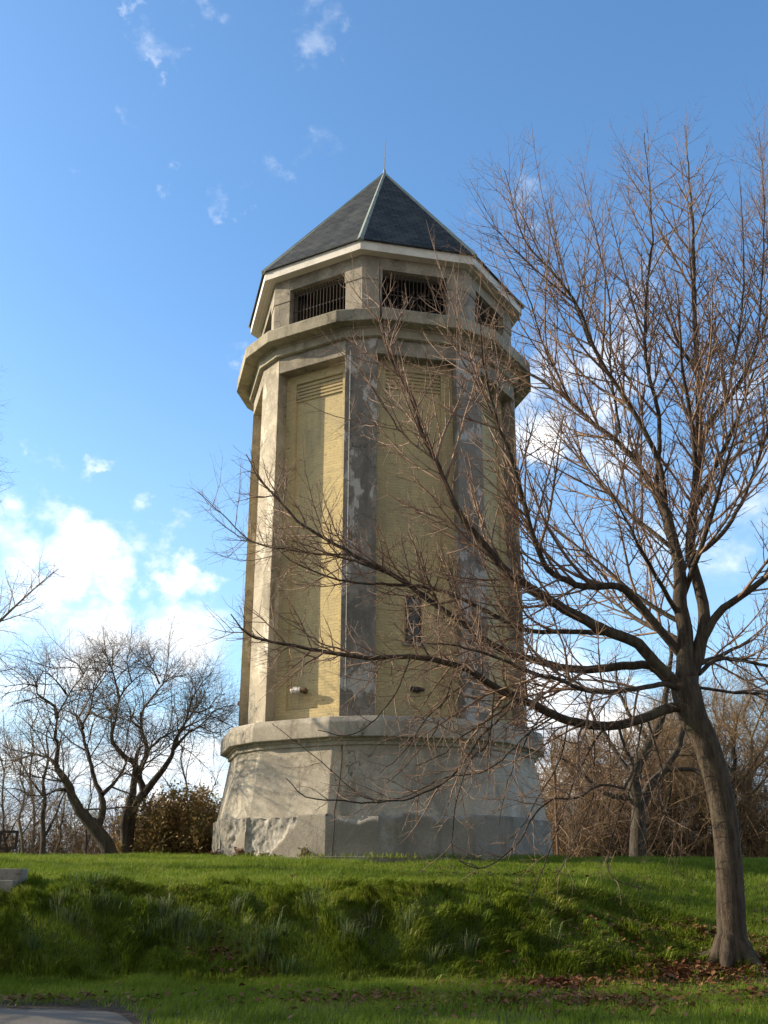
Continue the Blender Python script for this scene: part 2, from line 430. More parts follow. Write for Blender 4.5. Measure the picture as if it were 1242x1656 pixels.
def leaf_mat(name, cols, scale=1.2, trans=.3, rough=.6):
    m, nt, b = new_mat(name); L = nt.links.new
    g = N(nt, 'ShaderNodeNewGeometry'); tc = N(nt, 'ShaderNodeTexCoord').outputs['Object']
    n = noise(nt, tc, scale, 5, .6)
    v = mathn(nt, 'ADD', mathn(nt, 'MULTIPLY', g.outputs['Random Per Island'], .55), mathn(nt, 'MULTIPLY', maprange(nt, n, .34, .66), .45))
    r = N(nt, 'ShaderNodeValToRGB'); L(v, r.inputs[0])
    e = r.color_ramp.elements
    for i, c in enumerate(cols):
        p = i/(len(cols)-1)
        if i == 0: e[0].position = 0; e[0].color = (*c, 1)
        elif i == len(cols)-1: e[len(e)-1].position = 1; e[len(e)-1].color = (*c, 1)
        else:
            q = e.new(p); q.color = (*c, 1)
    L(r.outputs[0], b.inputs['Base Color']); b.inputs['Roughness'].default_value = rough
    if trans:
        t = N(nt, 'ShaderNodeBsdfTranslucent'); L(r.outputs[0], t.inputs[0])
        mx = N(nt, 'ShaderNodeMixShader', i_0=trans); L(b.outputs[0], mx.inputs[1]); L(t.outputs[0], mx.inputs[2])
        L(mx.outputs[0], nt.nodes['Material Output'].inputs['Surface'])
    return m
M['grass'] = leaf_mat('short_lawn_grass', [(.065, .105, .010), (.13, .20, .014), (.19, .275, .020), (.28, .28, .06)], .9, .35)
M['tall_grass'] = leaf_mat('long_bank_grass', [(.06, .095, .012), (.145, .205, .018), (.235, .30, .033), (.36, .32, .11)], .8, .3)
M['straw'] = leaf_mat('pale_grass_clumps', [(.06, .11, .03), (.11, .17, .05), (.17, .21, .09), (.30, .30, .19)], 1.0, .3)
M['dead_leaf'] = leaf_mat('fallen_brown_leaves', [(.07, .03, .016), (.15, .06, .028), (.21, .10, .045), (.26, .165, .085)], 2.0, .15)
M['bush_leaf'] = leaf_mat('dull_green_bush_leaves', [(.10, .085, .035), (.19, .15, .05), (.27, .18, .07), (.28, .15, .075)], 1.3, .25)
M['weed_leaf'] = leaf_mat('weed_leaves', [(.05, .09, .02), (.09, .13, .03), (.13, .16, .04)], 2, .25)
M['red_weed'] = leaf_mat('reddish_dry_weeds', [(.14, .05, .035), (.20, .09, .06), (.24, .15, .10)], 2, .2)

def ground_mat():
    m, nt, b = new_mat('turf_and_soil'); L = nt.links.new
    tc = N(nt, 'ShaderNodeTexCoord').outputs['Object']
    dirt = N(nt, 'ShaderNodeAttribute', attribute_name='dirt').outputs['Fac']
    big = noise(nt, tc, .7, 6, .6); fine = noise(nt, tc, 16, 6, .7); mid = noise(nt, tc, 3, 6, .65)
    c = mixc(nt, maprange(nt, big, .38, .62), (.055, .075, .016), (.11, .13, .024))
    c = mixc(nt, maprange(nt, fine, .42, .68, 0, .8), c, (.028, .045, .012))
    c = mixc(nt, maprange(nt, mid, .58, .72, 0, .5), c, (.14, .12, .045))
    d = mixc(nt, maprange(nt, fine, .38, .66), (.045, .032, .022), (.12, .09, .062))
    c = mixc(nt, dirt, c, d)
    L(c, b.inputs['Base Color']); b.inputs['Roughness'].default_value = .95
    bump(nt, b, mathn(nt, 'ADD', fine, mid), .7, .06)
    return m
M['ground'] = ground_mat()
def road_mat():
    m, nt, b = new_mat('worn_asphalt'); L = nt.links.new
    tc = N(nt, 'ShaderNodeTexCoord').outputs['Object']
    big = noise(nt, tc, .8, 6, .6); fine = noise(nt, tc, 45, 5, .8); mid = noise(nt, tc, 5, 6, .65)
    c = mixc(nt, maprange(nt, big, .38, .62), (.15, .13, .105), (.21, .185, .15))
    c = mixc(nt, maprange(nt, fine, .4, .7, 0, .6), c, (.05, .05, .05))
    c = mixc(nt, maprange(nt, mid, .60, .72, 0, .7), c, (.07, .055, .04))
    L(c, b.inputs['Base Color']); b.inputs['Roughness'].default_value = .9
    bump(nt, b, fine, .4, .01)
    return m
M['road'] = road_mat()

# ------------------------------------------------------------------ ground
def road_edge(x):      # y of the road's far edge
    return 15.30 - .18*(x+6) - 2.2*sm(-3.5, -2.1, x) - .06*np.sin(x*2.1)

def hgt(x, y, fine=True):
    x = np.asarray(x, float); y = np.asarray(y, float)
    wx = .35*fbm2(x*.35, y*.0+3.1, 21, 3)
    toe = 17.35 + wx + .25*sm(1, 6, x)*0 - .8*sm(3, 8, x)
    crest = 20.1 + 1.2*fbm2(x*.3+7, y*0+1.7, 31, 3) + 4.6*sm(2.2, 7.0, x)
    s = np.clip((y-toe)/(crest-toe), 0, 1); s = .55*s + .45*s*s*(3-2*s)
    low = -2.02 + .045*(np.clip(y, 0, 18.5)-15) + .10*sm(4, 9, x)
    top = -.60 + .60*sm(19.5, 27.5, y)
    z = low*(1-s) + top*s
    # beyond the tower the hill falls away on every side
    r = np.maximum(0, np.maximum(y-37, np.maximum(np.abs(x)*.9-24, 0)))
    z = z - 14*sm(0, 75, r)
    yl = sm(14, 4, y); z = z - .1*yl
    if fine:
        bank = np.clip(4*s*(1-s), 0, 1)*sm(8.5, 2.5, x)
        lump = fbm2(x*.95+y*.55+5, y*.8-x*.25, 41, 4)*.50 + (.25-np.abs(fbm2(x*1.7+y*1.3, y*.7-x*.3+9, 47, 3)))*.8 + fbm2(x*3.1+y*1.5, y*2.2-x*.5, 49, 3)*.22
        z = z + bank*lump*1.12
        z = z + (.05*fbm2(x*1.1, y*1.1, 51, 4) + .03*fbm2(x*4, y*4, 57, 3))*sm(14, 16, y)*sm(34, 27, y)
    return z

def dirtmask(x, y):
    e = road_edge(x)
    d = np.maximum(sm(e+1.3, e+.1, y + 1.5*fbm2(x*1.1, y*1.3, 61, 4)), .75*sm(16.6, 14.6, y+2.2*fbm2(x*.8, y*1.1, 67, 4)))
    t = np.hypot((x-6.15)/3.6, (y-17.35)/.95)
    d = np.maximum(d, .8*sm(1.25, .5, t + .8*fbm2(x*1.1, y*1.1, 63, 4)))
    t2 = np.hypot((x-2.9)/2.6, (y-16.5)/.55)
    d = np.maximum(d, .75*sm(1.2, .4, t2 + .9*fbm2(x*1.4, y*1.4, 65, 4)))
    return d*sm(24, 20, y)

def build_ground():
    xs = np.concatenate([[-700, -300, -150, -90, -60, -42, -32, -25, -20, -16, -14], np.arange(-13, 15.01, .075), [16, 18, 21, 25, 32, 42, 60, 90, 150, 300, 700]])
    ys = np.concatenate([[-60, -20, 0, 6, 10, 12], np.arange(13, 25, .06), np.arange(25, 37, .22), [38, 40, 43, 46, 50, 55, 62, 70, 80, 95, 120, 160, 250, 450, 900]])
    X, Y = np.meshgrid(xs, ys); Z = hgt(X, Y)
    V = np.stack([X, Y, Z], -1).reshape(-1, 3)
    nx, ny = len(xs), len(ys)
    i = (np.arange(ny-1)[:, None]*nx + np.arange(nx-1)[None, :])
    F = np.stack([i, i+1, i+nx+1, i+nx], -1).reshape(-1, 4)
    o = mesh_obj('ground', V, F, M['ground'], None, True)
    a = o.data.attributes.new('dirt', 'FLOAT', 'POINT'); a.data.foreach_set('value', dirtmask(X, Y).astype(np.float32).ravel())
    tag(o, 'grassy hilltop with a steep bank down to the road', 'ground', kind='structure')
    # road: a sheet a little above the soil, ragged far edge
    xs = np.concatenate([[-60, -40, -25, -16], np.arange(-12, 12.01, .12), [16, 25, 40, 60]])
    rows = [0, .25, .5, .7, .8, .85, .9, .94, .97, 1.0]
    v = []
    for t in rows:
        e = road_edge(np.clip(xs, -14, 14)) + .10*fbm2(xs*2.2, xs*0+2, 71, 4)
        y = 7.5 + (e-7.5)*t
        v.append(np.stack([xs, y, hgt(xs, y) + .016*(1-t**8) - .006*(t**30)], -1))
    v = np.concatenate(v); n = len(xs); i = (np.arange(len(rows)-1)[:, None]*n + np.arange(n-1)[None, :])
    tag(mesh_obj('road', v, np.stack([i, i+1, i+n+1, i+n], -1).reshape(-1, 4), M['road'], None, True), 'worn grey asphalt road along the foot of the bank', 'road', kind='structure')
build_ground()

def in_view(x, y, m=.5): return np.abs(x) < .375*y + m

def blades(name, P, h, w, lean, mat, label, cat, segs=1, bend=.5):
    """P (n,3) roots, h height, w width, lean (n,2) horizontal lean as a share of height"""
    n = len(P); a = rng.random(n)*math.pi*2
    t = np.stack([np.cos(a), np.sin(a), np.zeros(n)], -1)*(w/2)[:, None]
    up = np.array([0, 0, 1.])
    ln = np.concatenate([lean, np.zeros((n, 1))], 1)
    if segs == 1:
        tip = P + (up*1.0 + ln)*h[:, None]
        V = np.stack([P-t, P+t, tip], 1).reshape(-1, 3); F = np.arange(3*n).reshape(n, 3)
    else:
        m = P + (up*.62 + ln*.3)*h[:, None]; tip = P + (up*.75 + ln*1.0)*h[:, None]
        V = np.stack([P-t, P+t, m+t*.8, m-t*.8, tip+t*.12, tip-t*.12], 1).reshape(-1, 3)
        b = np.arange(n)[:, None]*6
        F = np.concatenate([b+np.array([0, 1, 2, 3]), b+np.array([3, 2, 4, 5])])
    o = mesh_obj(name, V, F, mat)
    return tag(o, label, cat, kind='stuff')

PHI_ = -0.1515
def vedge(a):     # outline of the 16-sided foot relative to its corner radius
    t = np.mod(a-PHI_+math.pi/8, math.pi/4)-math.pi/8; dl = .1354
    return np.where(np.abs(t) < dl, math.cos(dl)/np.cos(t), math.cos(math.pi/8-dl)/np.cos(np.abs(t)-math.pi/8))
def build_grass():
    # short lawn
    n = 520000
    y = 13.2 + 14.6*rng.random(n)**1.2; x = (rng.random(n)*2-1)*(.375*y+.4)
    z = hgt(x, y); d = dirtmask(x, y)
    plinth = np.hypot(x+.03, y-30) < 4.75
    keep = (rng.random(n) > d*.93) & (y > road_edge(x)+.02) & ~plinth & (rng.random(n) < .55+.9*(fbm2(x*1.5, y*1.5, 81, 4)+.3))
    x, y, z = x[keep], y[keep], z[keep]; n = len(x)
    hb = .055 + .05*rng.random(n); hb *= 1+1.1*np.clip(fbm2(x*1.2, y*1.2, 83, 4)*2+.2, 0, 1)
    lean = rng.normal(0, .38, (n, 2)); lean[:, 0] += .12
    blades('grass', np.stack([x, y, z-.01], -1), hb, .009+.008*rng.random(n), lean, M['grass'], 'short green grass over the hilltop and roadside', 'grass')
    # long grass lying down the bank
    n = 170000
    y = 16.9 + 4.4*rng.random(n); x = (rng.random(n)*2-1)*(.375*y+.4)
    cl = fbm2(x*.95+y*.55+5, y*.8-x*.25, 41, 4); c2 = fbm2(x*1.7, y*1.7, 87, 4); c3 = fbm2(x*3.4+y*1.2, y*2.6-x*.7, 89, 3)
    dens = sm(16.9, 17.7, y)*sm(21.2, 19.8, y)*sm(7.5, 2.5, x)*np.clip(.30+2.4*(c2+.12)+2.0*c3, .04, 1)
    k = rng.random(n) < dens*(1-.7*dirtmask(x, y)); x, y, cl, c2, c3 = x[k], y[k], cl[k], c2[k], c3[k]; n = len(x)
    hb = (.07 + .17*rng.random(n))*np.clip(.66+2.2*c3+1.0*c2, .3, 1.7)
    sw = fbm2(x*1.3+3, y*1.3, 93, 3)*3.0
    lean = np.stack([.15+sw+.25*rng.normal(size=n), -.75-.5*np.abs(sw)+.35*rng.normal(size=n)], -1)
    blades('tall_grass', np.stack([x, y, hgt(x, y)-.01], -1), hb, .010+.014*rng.random(n), lean, M['tall_grass'], 'long dark green grass hanging down the bank', 'tall grass', 2)
    # uncut grass along the foot of the tower
    n = 9000
    a = -PHI_*0 + (rng.random(n)-.5)*math.radians(200); q = 4.66 + .42*rng.random(n)**1.6; u = vedge(a)
    x = -.0317 + q*u*np.sin(a); y = 30 - q*u*np.cos(a); k = rng.random(n) < np.clip(.35+2.2*fbm2(a*9, q*3, 95, 3), .05, 1); x, y = x[k], y[k]; n = len(x)
    blades('uncut_grass', np.stack([x, y, np.maximum(hgt(x, y), -.02)], -1), (.05+.16*rng.random(n)**2), .010+.008*rng.random(n), rng.normal(0, .35, (n, 2)), M['tall_grass'], 'uncut grass growing along the foot of the tower', 'uncut grass', 2)
    # pale clumps
    spots = [(150, 1443, 1.2, 160), (162, 1470, .9, 120), (285, 1500, 1.0, 170), (262, 1480, .7, 90), (240, 1520, .6, 60), (430, 1530, .9, 130), (425, 1560, .8, 110), (92, 1470, .6, 60), (110, 1500, .5, 60),
             (320, 1530, .6, 60), (560, 1520, .6, 60), (600, 1500, .6, 60), (380, 1480, .5, 50), (500, 1470, .5, 40), (700, 1560, .5, 50), (760, 1545, .5, 40), (50, 1540, .6, 50), (660, 1500, .5, 50), (460, 1580, .5, 60), (890, 1530, .4, 30)]
    P = []; H = []; Ln = []
    for px, py, r, cnt in spots:
        d = ray(px, py); t = 15.0
        while t < 30 and (EYE + d[2]*t) > hgt(d[0]*t, d[1]*t): t += .03
        cx, cy = d[0]*t, d[1]*t
        for _ in range(cnt):
            a, q = rng.random()*6.283, abs(rng.normal())*.16*r
            xx, yy = cx+q*math.cos(a)*1.4, cy+q*math.sin(a)
            P.append((xx, yy, float(hgt(xx, yy))-.01)); H.append(.20+.25*rng.random()); Ln.append((.15+.8*math.cos(a)*rng.random(), -.55+.6*math.sin(a)*rng.random()))
    n = len(P)
    blades('pale_grass', np.array(P), np.array(H), .010+.007*rng.random(n), np.array(Ln), M['straw'], 'pale straw-like clumps of long grass on the bank', 'grass clumps', 2)

def build_leaves():
    pts = []
    def patch(cx, cy, rx, ry, n):
        for _ in range(n):
            a, q = rng.random()*6.283, abs(rng.normal())*.6
            pts.append((cx+rx*q*math.cos(a), cy+ry*q*math.sin(a)))
    patch(2.6, 16.9, 1.7, .45, 900); patch(4.6, 17.6, 2.2, .8, 1500); patch(6.4, 18.3, 1.8, 1.1, 1500); patch(5.4, 19.3, 2.2, 1.2, 900); patch(6.2, 16.0, 2.5, .5, 500); patch(-2.6, 18.0, .55, .28, 130); patch(-1.9, 17.55, .8, .25, 130); patch(-4.9, 15.4, 4.0, .5, 160); patch(3, 15.4, 6, 1.3, 1500)
    patch(4, 19, 5, 2.2, 420); patch(3, 22.5, 5, 1.8, 200); patch(.5, 15.6, 2.5, .6, 350); patch(7, 20.5, 2, 1.6, 160)
    V = []; F = []
    for x, y in pts:
        if y < 13.5: continue
        z = float(hgt(x, y)) + .03 + .05*rng.random(); s = .028+.036*rng.random(); a = rng.random()*6.283
        c, q = math.cos(a), math.sin(a); t1, t2 = rng.normal(0, .5, 2)
        l = np.array([c, q, t1*.6])*s; w = np.array([-q, c, t2*.6])*s*.62; p = np.array([x, y, z+.5*s*abs(t1)])
        i = len(V); up = np.array([0, 0, s*.45*rng.random()])
        V += [p-l, p-l*.1+w+up, p+l, p-l*.1-w+up, p]
        F += [(i, i+4, i+1), (i+4, i+2, i+1), (i, i+3, i+4), (i+4, i+3, i+2)]
    tag(mesh_obj('fallen_leaves', np.array(V), np.array(F), M['dead_leaf']), 'brown fallen leaves scattered over the grass near the tree', 'fallen leaves', kind='stuff')
build_grass(); build_leaves()

# ------------------------------------------------------------------ the tower
TX, TY = -0.0317, 30.0
PHI = -0.1515
D8 = math.pi/4
def ang_pt(R, a, z): return np.array([R*math.sin(a), -R*math.cos(a), z])
def oct_(R, z): return [ang_pt(R, PHI + k*D8, z) for k in range(8)]
def hexd(R, dl, z):
    out = []
    for k in range(8): out += [ang_pt(R, PHI+k*D8-dl, z), ang_pt(R, PHI+k*D8+dl, z)]
    return out
DL = .1354; DS = .1119
Z = dict(pl=.95, bt=2.60, lb=2.74, lt=3.23, pan_top=13.10, fr=13.40, bb=13.85, bt2=14.24, eb=16.20, et=16.53, ap=21.92)
tower = empty('concrete_tower', (TX, TY, 0), 'tall octagonal concrete tower with yellow brick panels and pointed slate roof', 'tower')

def ring_solid(name, prof, dl, mat, bevel=0):
    """stack of 16-sided rings: prof = [(R, z), ...]"""
    m = MB()
    L = [hexd(R, dl, z) if dl else oct_(R, z) for R, z in prof]
    m.poly(L[0][::-1]); m.poly(L[-1])
    for a, b in zip(L[:-1], L[1:]): m.prism(a, b, caps=False)
    return m.build(name, mat, tower, bevel)

def fbm3ish(u, v, s): return fbm2(u, v, s, 5)

def build_plinth():
    R, zt = 4.588, Z['pl']; pts = hexd(R, DL, 0)
    V = []; F = []; S = []
    nz = 32
    for i in range(16):
        a, b = pts[i], pts[(i+1) % 16]; w = np.linalg.norm(b-a); nu = max(6, int(w/(.03 if i//2 == 7 else .055)))
        k = i//2; is_pil = i % 2 == 0
        nrm = np.cross(b-a, [0, 0, 1]); nrm /= np.linalg.norm(nrm)
        base = len(V)
        for iz in range(nz+3):
            z = -.25 + (zt+.25)*min(iz, nz)/nz
            inset = 0.0 if iz <= nz else (.09 if iz == nz+1 else .35)
            zz = z if iz <= nz else zt + (.035 if iz == nz+1 else .05)
            for iu in range(nu+1):
                t = iu/nu; p = a*(1-t)+b*t
                gu = i*1.7 + t*w; e = min(t, 1-t)*w
                s = 0.0
                nz1 = fbm3ish(gu*1.6, z*1.8+3, 101) + .5*fbm3ish(gu*6, z*6, 103)
                if k == 7 and not is_pil:   # broad broken edge on the sunlit panel side
                    edge = .30 + .52*sm(.62, .30, t)*1.0 - .9*sm(.60, .72, t)
                    dpt = (zt - z)
                    s = float(sm(-.06, .10, edge*(.75+1.3*nz1) - dpt + .05))*float(sm(.74, .62, t))
                elif k == 7 and is_pil:
                    s = float(sm(.02, .16, nz1 + .10))*.8
                elif k == 0 and is_pil:
                    s = float(sm(.02, .1, fbm3ish(gu*2, 1.0, 107)*.4 + .16 - (zt-z)))*.9
                elif k == 0:
                    dpt = zt-z
                    s = float(sm(.0, .08, .06+nz1*.40 - dpt))*.6 + .75*float(sm(.10, .03, abs(t-.10)+.08*fbm3ish(gu*3, z*3, 109)))*0.6
                else:
                    s = float(sm(.16, .26, nz1))*.5
                s = min(1.0, s)
                rough = .5+1.5*fbm3ish(gu*7, z*7, 111)+.9*fbm3ish(gu*19, z*19, 112)
                dpth = s*(.045 + .055*rough)*min(1, .35+e*6) + .010*fbm3ish(gu*2.5, z*2.5, 113)
                q = p - nrm*(dpth + inset)
                V.append((q[0], q[1], zz - (.05*s*(.6+rough) if iz >= nz else 0))); S.append(s)
        n = nu+1
        for iz in range(nz+2):
            for iu in range(nu):
                j = base+iz*n+iu; F.append((j, j+1, j+n+1, j+n))
    o = mesh_obj('plinth', np.array(V), np.array(F), M['plinth'], tower, True)
    at_ = o.data.attributes.new('spall', 'FLOAT', 'POINT'); at_.data.foreach_set('value', np.array(S, dtype=np.float32))
    o['label'] = 'cracked and spalled concrete plinth'
    import bmesh
    bm = bmesh.new(); bm.from_mesh(o.data); bmesh.ops.remove_doubles(bm, verts=bm.verts, dist=.0004); bm.to_mesh(o.data); bm.free()
    e = o.modifiers.new('es', 'EDGE_SPLIT'); e.split_angle = math.radians(42)
build_plinth()
ring_solid('footing', [(4.95, -.30), (4.95, .012), (4.5, .03)], DL, M['step'])
ring_solid('base_wall', [(4.50, .90), (4.20, 2.62)], DL, M['base'], .015)
ring_solid('base_moulding', [(4.20, 2.56), (4.27, 2.58), (4.27, 2.66), (4.33, 2.68), (4.33, 2.75)], DL, M['base'])
lo = ring_solid('base_ledge', [(4.30, 2.735), (4.49, 2.742), (4.49, 3.10), (4.44, 3.232), (3.8, 3.26)], DL, M['base'], .02)
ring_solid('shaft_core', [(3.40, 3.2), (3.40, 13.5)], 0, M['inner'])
ring_solid('frieze', [(4.03, Z['pan_top']), (4.03, 13.60)], DS, M['concrete'], .01)
ring_solid('cornice', [(4.12, 13.555), (4.17, 13.575), (4.17, 13.80), (4.21, 13.815), (4.21, 13.87)], DS, M['balcony'])
ring_solid('balcony', [(4.2, 13.855), (4.578, 13.85), (4.578, 14.20), (4.53, 14.24), (3.7, 14.27)], DL, M['balcony'], .02)

T_RET = .46
for k in range(8):
    a0 = PHI + k*D8
    A, B = ang_pt(4.043, a0-DS, 0), ang_pt(4.043, a0+DS, 0)
    nl, nr = ang_pt(1, a0-D8/2, 0), ang_pt(1, a0+D8/2, 0)
    q = [A, B, B - nr*T_RET*1.45, A - nl*T_RET*1.45]
    m = MB(); z0, z1 = 3.22, 13.58
    m.prism([p + np.array([0, 0, z0]) for p in q], [p + np.array([0, 0, z1]) for p in q])
    o = m.build('pilaster', M['pilaster_sunlit' if k in (7, 6, 5) else 'pilaster'], tower, .02)
    # brick panel between this pilaster and the next
    A2 = ang_pt(4.043, a0+D8-DS, 0); am = a0 + D8/2; n = ang_pt(1, am, 0); u = (A2-B)/np.linalg.norm(A2-B); wid = np.linalg.norm(A2-B)
    zb, zt = 3.24, Z['pan_top']+.01
    o0 = B - n*(T_RET-.05) + np.array([0, 0, zb])     # outer frame plane
    hh = zt-zb; up = np.array([0, 0, 1.0]); fr = .33; fb = .36; ft = .28; dp = .075
    m = MB()
    def pq(x0, y0, x1, y1, dep):
        pts = [o0+u*x0+up*y0-n*dep, o0+u*x1+up*y0-n*dep, o0+u*x1+up*y1-n*dep, o0+u*x0+up*y1-n*dep]
        m.poly(pts, [(x0, y0), (x1, y0), (x1, y1), (x0, y1)])
    e = .10
    pq(-e, -.05, fr, hh+.05, 0); pq(wid-fr, -.05, wid+e, hh+.05, 0); pq(fr, -.05, wid-fr, fb, 0); pq(fr, hh-ft, wid-fr, hh+.05, 0)
    pq(fr, fb, wid-fr, hh-ft, dp)
    def rv(x0, y0, x1, y1):
        pts = [o0+u*x0+up*y0, o0+u*x1+up*y1, o0+u*x1+up*y1-n*dp, o0+u*x0+up*y0-n*dp]
        l = math.hypot(x1-x0, y1-y0); m.poly(pts[::-1], [(0, dp), (l, dp), (l, 0), (0, 0)])
    rv(fr, fb, wid-fr, fb); rv(wid-fr, fb, wid-fr, hh-ft); rv(wid-fr, hh-ft, fr, hh-ft); rv(fr, hh-ft, fr, fb)
    panel = m.build('brick_panel', M['brick'], tower)
    # corbelled louvre courses at the head of the panel
    m = MB()
    for r in range(5):
        y0 = hh-ft-.06-.06-r*.105
        m.box(o0+u*(fr+.01)+up*y0-n*(dp+.01), u*(wid-2*fr-.02), n*-.0+up*.07*0+np.cross(n, u)*0+up*.052, n*(.045+.012))
    m.build('louvre', M['brick'], panel)

# slit window in the front panel
def panel_frame(k):
    a0 = PHI + k*D8
    B = ang_pt(4.043, a0+DS, 0); A2 = ang_pt(4.043, a0+D8-DS, 0); n = ang_pt(1, a0+D8/2, 0); u = (A2-B)/np.linalg.norm(A2-B)
    return B - n*(T_RET-.05+.075), u, n
def on_panel(k, px, py):
    """where the view ray meets the recessed plane of panel k -> (u, z)"""
    B, u, n = panel_frame(k)
    d = ray(px, py); o = np.array([-TX, -TY, EYE]); t = np.dot(B-o, n)/np.dot(d, n); p = o + d*t
    return float(np.dot(p-B, u)), float(p[2]), p
u0, zt_, _ = on_panel(0, 655.5, 964); u1, zb_, _ = on_panel(0, 681, 1039)
B, u, n = panel_frame(0); up = np.array([0, 0, 1.])
def pp(x, z, d): return np.array([B[0], B[1], 0]) + u*x + up*z + n*d
win = MB()
fw = .05
win.box(pp(u0, zb_, .004), u*fw, up*(zt_-zb_), n*.05); win.box(pp(u1-fw, zb_, .004), u*fw, up*(zt_-zb_), n*.05)
win.box(pp(u0+fw, zb_, .004), u*(u1-u0-2*fw), up*fw, n*.048); win.box(pp(u0+fw, zt_-fw, .004), u*(u1-u0-2*fw), up*fw, n*.048)
for q in (.34, .66): win.box(pp(u0+fw, zb_+(zt_-zb_)*q, .004), u*(u1-u0-2*fw), up*.035, n*.04)
wo = win.build('window', M['iron'], tower)
g = MB(); g.box(pp(u0+fw*.5, zb_+fw*.5, .003), u*(u1-u0-fw), up*(zt_-zb_-fw), n*.022); g.build('pane', M['glass'], wo)
s = MB(); s.box(pp(u0-.08, zb_-.11, .002), u*(u1-u0+.16), up*.10, n*.09); s.build('sill', M['concrete'], wo, .008)

# belfry stage
RL = 3.995; TH = .42
ez0, ez1 = 14.26, 15.84
for k in range(8):
    a0 = PHI + k*D8; c = ang_pt(RL, a0, 0); ci = ang_pt(RL-TH/math.cos(D8/2), a0, 0)
    nx = ang_pt(RL, a0+D8, 0); pv = ang_pt(RL, a0-D8, 0); d1 = (nx-c)/np.linalg.norm(nx-c); d0 = (pv-c)/np.linalg.norm(pv-c)
    n1 = ang_pt(1, a0+D8/2, 0); n0 = ang_pt(1, a0-D8/2, 0); pw = .56
    q = [c+d0*pw-n0*TH, c+d0*pw, c, c+d1*pw, c+d1*pw-n1*TH, ci]
    m = MB(); m.prism([p+up*ez0 for p in q], [p+up*(ez1+.02) for p in q]); pier = m.build('pier', M['concrete'], tower, .012)
    m = MB(); g = .025
    q2 = [c+d0*(pw+.02)+n0*g-n0*.3, c+d0*(pw+.02)+n0*g, c+(n0+n1)*g/ (1+math.cos(D8))*1.0, c+d1*(pw+.02)+n1*g, c+d1*(pw+.02)+n1*g-n1*.3]
    m.prism([p+up*(ez1-.36) for p in q2], [p+up*(ez1+.005) for p in q2]); m.build('pier_cap', M['concrete'], pier, .012)
    # grille of upright bars in the opening between this pier and the next
    Lw = np.linalg.norm(nx-c)
    m = MB(); s0 = c + d1*pw - n1*.16; wlen = Lw-2*pw
    nb = 17
    for i in range(nb):
        p = s0 + d1*(wlen*(i+.5)/nb); m.cyl(p+up*(ez0-.02), p+up*(ez1+.01), .013, k=6, caps=False)
    for zz in (14.55, 15.15, 15.72): m.box(s0+up*zz - n1*.012, d1*wlen, n1*-.012, up*.04)
    gr = m.build('window_grille', M['iron'], tower)
m = MB()
o1, o2 = oct_(RL+.004, ez1), oct_(RL+.004, 16.35); i1, i2 = oct_(RL-TH/math.cos(D8/2), ez1), oct_(RL-TH/math.cos(D8/2), 16.35)
for k in range(8):
    j = (k+1) % 8
    m.wallquad(o1[k], o1[j], o2[j], o2[k]); m.wallquad(i1[j], i1[k], i2[k], i2[j]); m.poly([o1[k], i1[k], i1[j], o1[j]])
m.build('lintel', M['concrete'], tower)
m = MB(); m.poly(oct_(RL-.1, 16.10)[::-1]); m.poly(oct_(RL-.1, 16.14))
for k in range(4):
    a, b = ang_pt(3.6, PHI+k*D8, 15.90), ang_pt(3.6, PHI+(k+4)*D8, 15.90); d = (b-a)/np.linalg.norm(b-a); s_ = np.cross(d, [0, 0, 1])
    m.box(a - s_*.07, d*7.2, s_*.14, up*.19)
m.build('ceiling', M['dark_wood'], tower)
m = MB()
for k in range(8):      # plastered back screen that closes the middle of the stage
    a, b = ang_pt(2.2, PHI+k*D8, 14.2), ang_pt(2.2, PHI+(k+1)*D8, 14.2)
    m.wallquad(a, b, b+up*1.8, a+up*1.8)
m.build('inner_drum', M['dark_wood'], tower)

# eaves
RE = 4.3606
m = MB()
f = [oct_(RE, 16.20), oct_(RE, 16.50), oct_(RE-.06, 16.53), oct_(RE-.12, 16.50), oct_(RE-.06, 16.20)]
for a, b in zip(f, f[1:]+f[:1]): m.prism(a, b, caps=False)
m.build('fascia', M['white'], tower)
m = MB(); so1, si1 = oct_(RE-.055, 16.235), oct_(RL-.02, 16.235)
for k in range(8):
    j = (k+1) % 8; w = np.linalg.norm(so1[j]-so1[k]); dd = np.linalg.norm((so1[j]+so1[k]-si1[j]-si1[k])/2)
    m.poly([so1[k], si1[k], si1[j], so1[j]], [(0, 0), (.1, dd), (w-.1, dd), (w, 0)])
m.build('soffit', M['soffit'], tower)
m = MB(); ev = oct_(RE+.075, 16.50); ap = np.array([0, 0, Z['ap']])
for k in range(8):
    a, b = ev[k], ev[(k+1) % 8]; w = np.linalg.norm(b-a); h = np.linalg.norm((a+b)/2-ap)
    m.poly([a, b, ap], [(-w/2, 0), (w/2, 0), (0, h)])
    a2, b2 = a-up*.035, b-up*.035; m.wallquad(a2, b2, b, a)
    ii = ang_pt(RE-.08, PHI+k*D8, 16.50), ang_pt(RE-.08, PHI+(k+1)*D8, 16.50)
    m.poly([b2, a2, ii[0], ii[1]])
roof = m.build('roof', M['roof'], tower)
for k in range(8):
    a = ev[k]; d = ap-a; t = d/np.linalg.norm(d); sd_ = np.cross(t, up); sd_ /= np.linalg.norm(sd_); nn_ = np.cross(sd_, t)
    m = MB(); hw = .11; p0 = a - t*.03; p1 = ap - t*.02
    prof = lambda p, s: [p - sd_*hw*s - nn_*.045, p + nn_*.035, p + sd_*hw*s - nn_*.045, p - nn_*.09]
    m.prism(prof(p0, 1), prof(p1, .75)); m.build('hip_cap', M['hip'], roof)
top = at(629.5, 227, 30); m = MB()
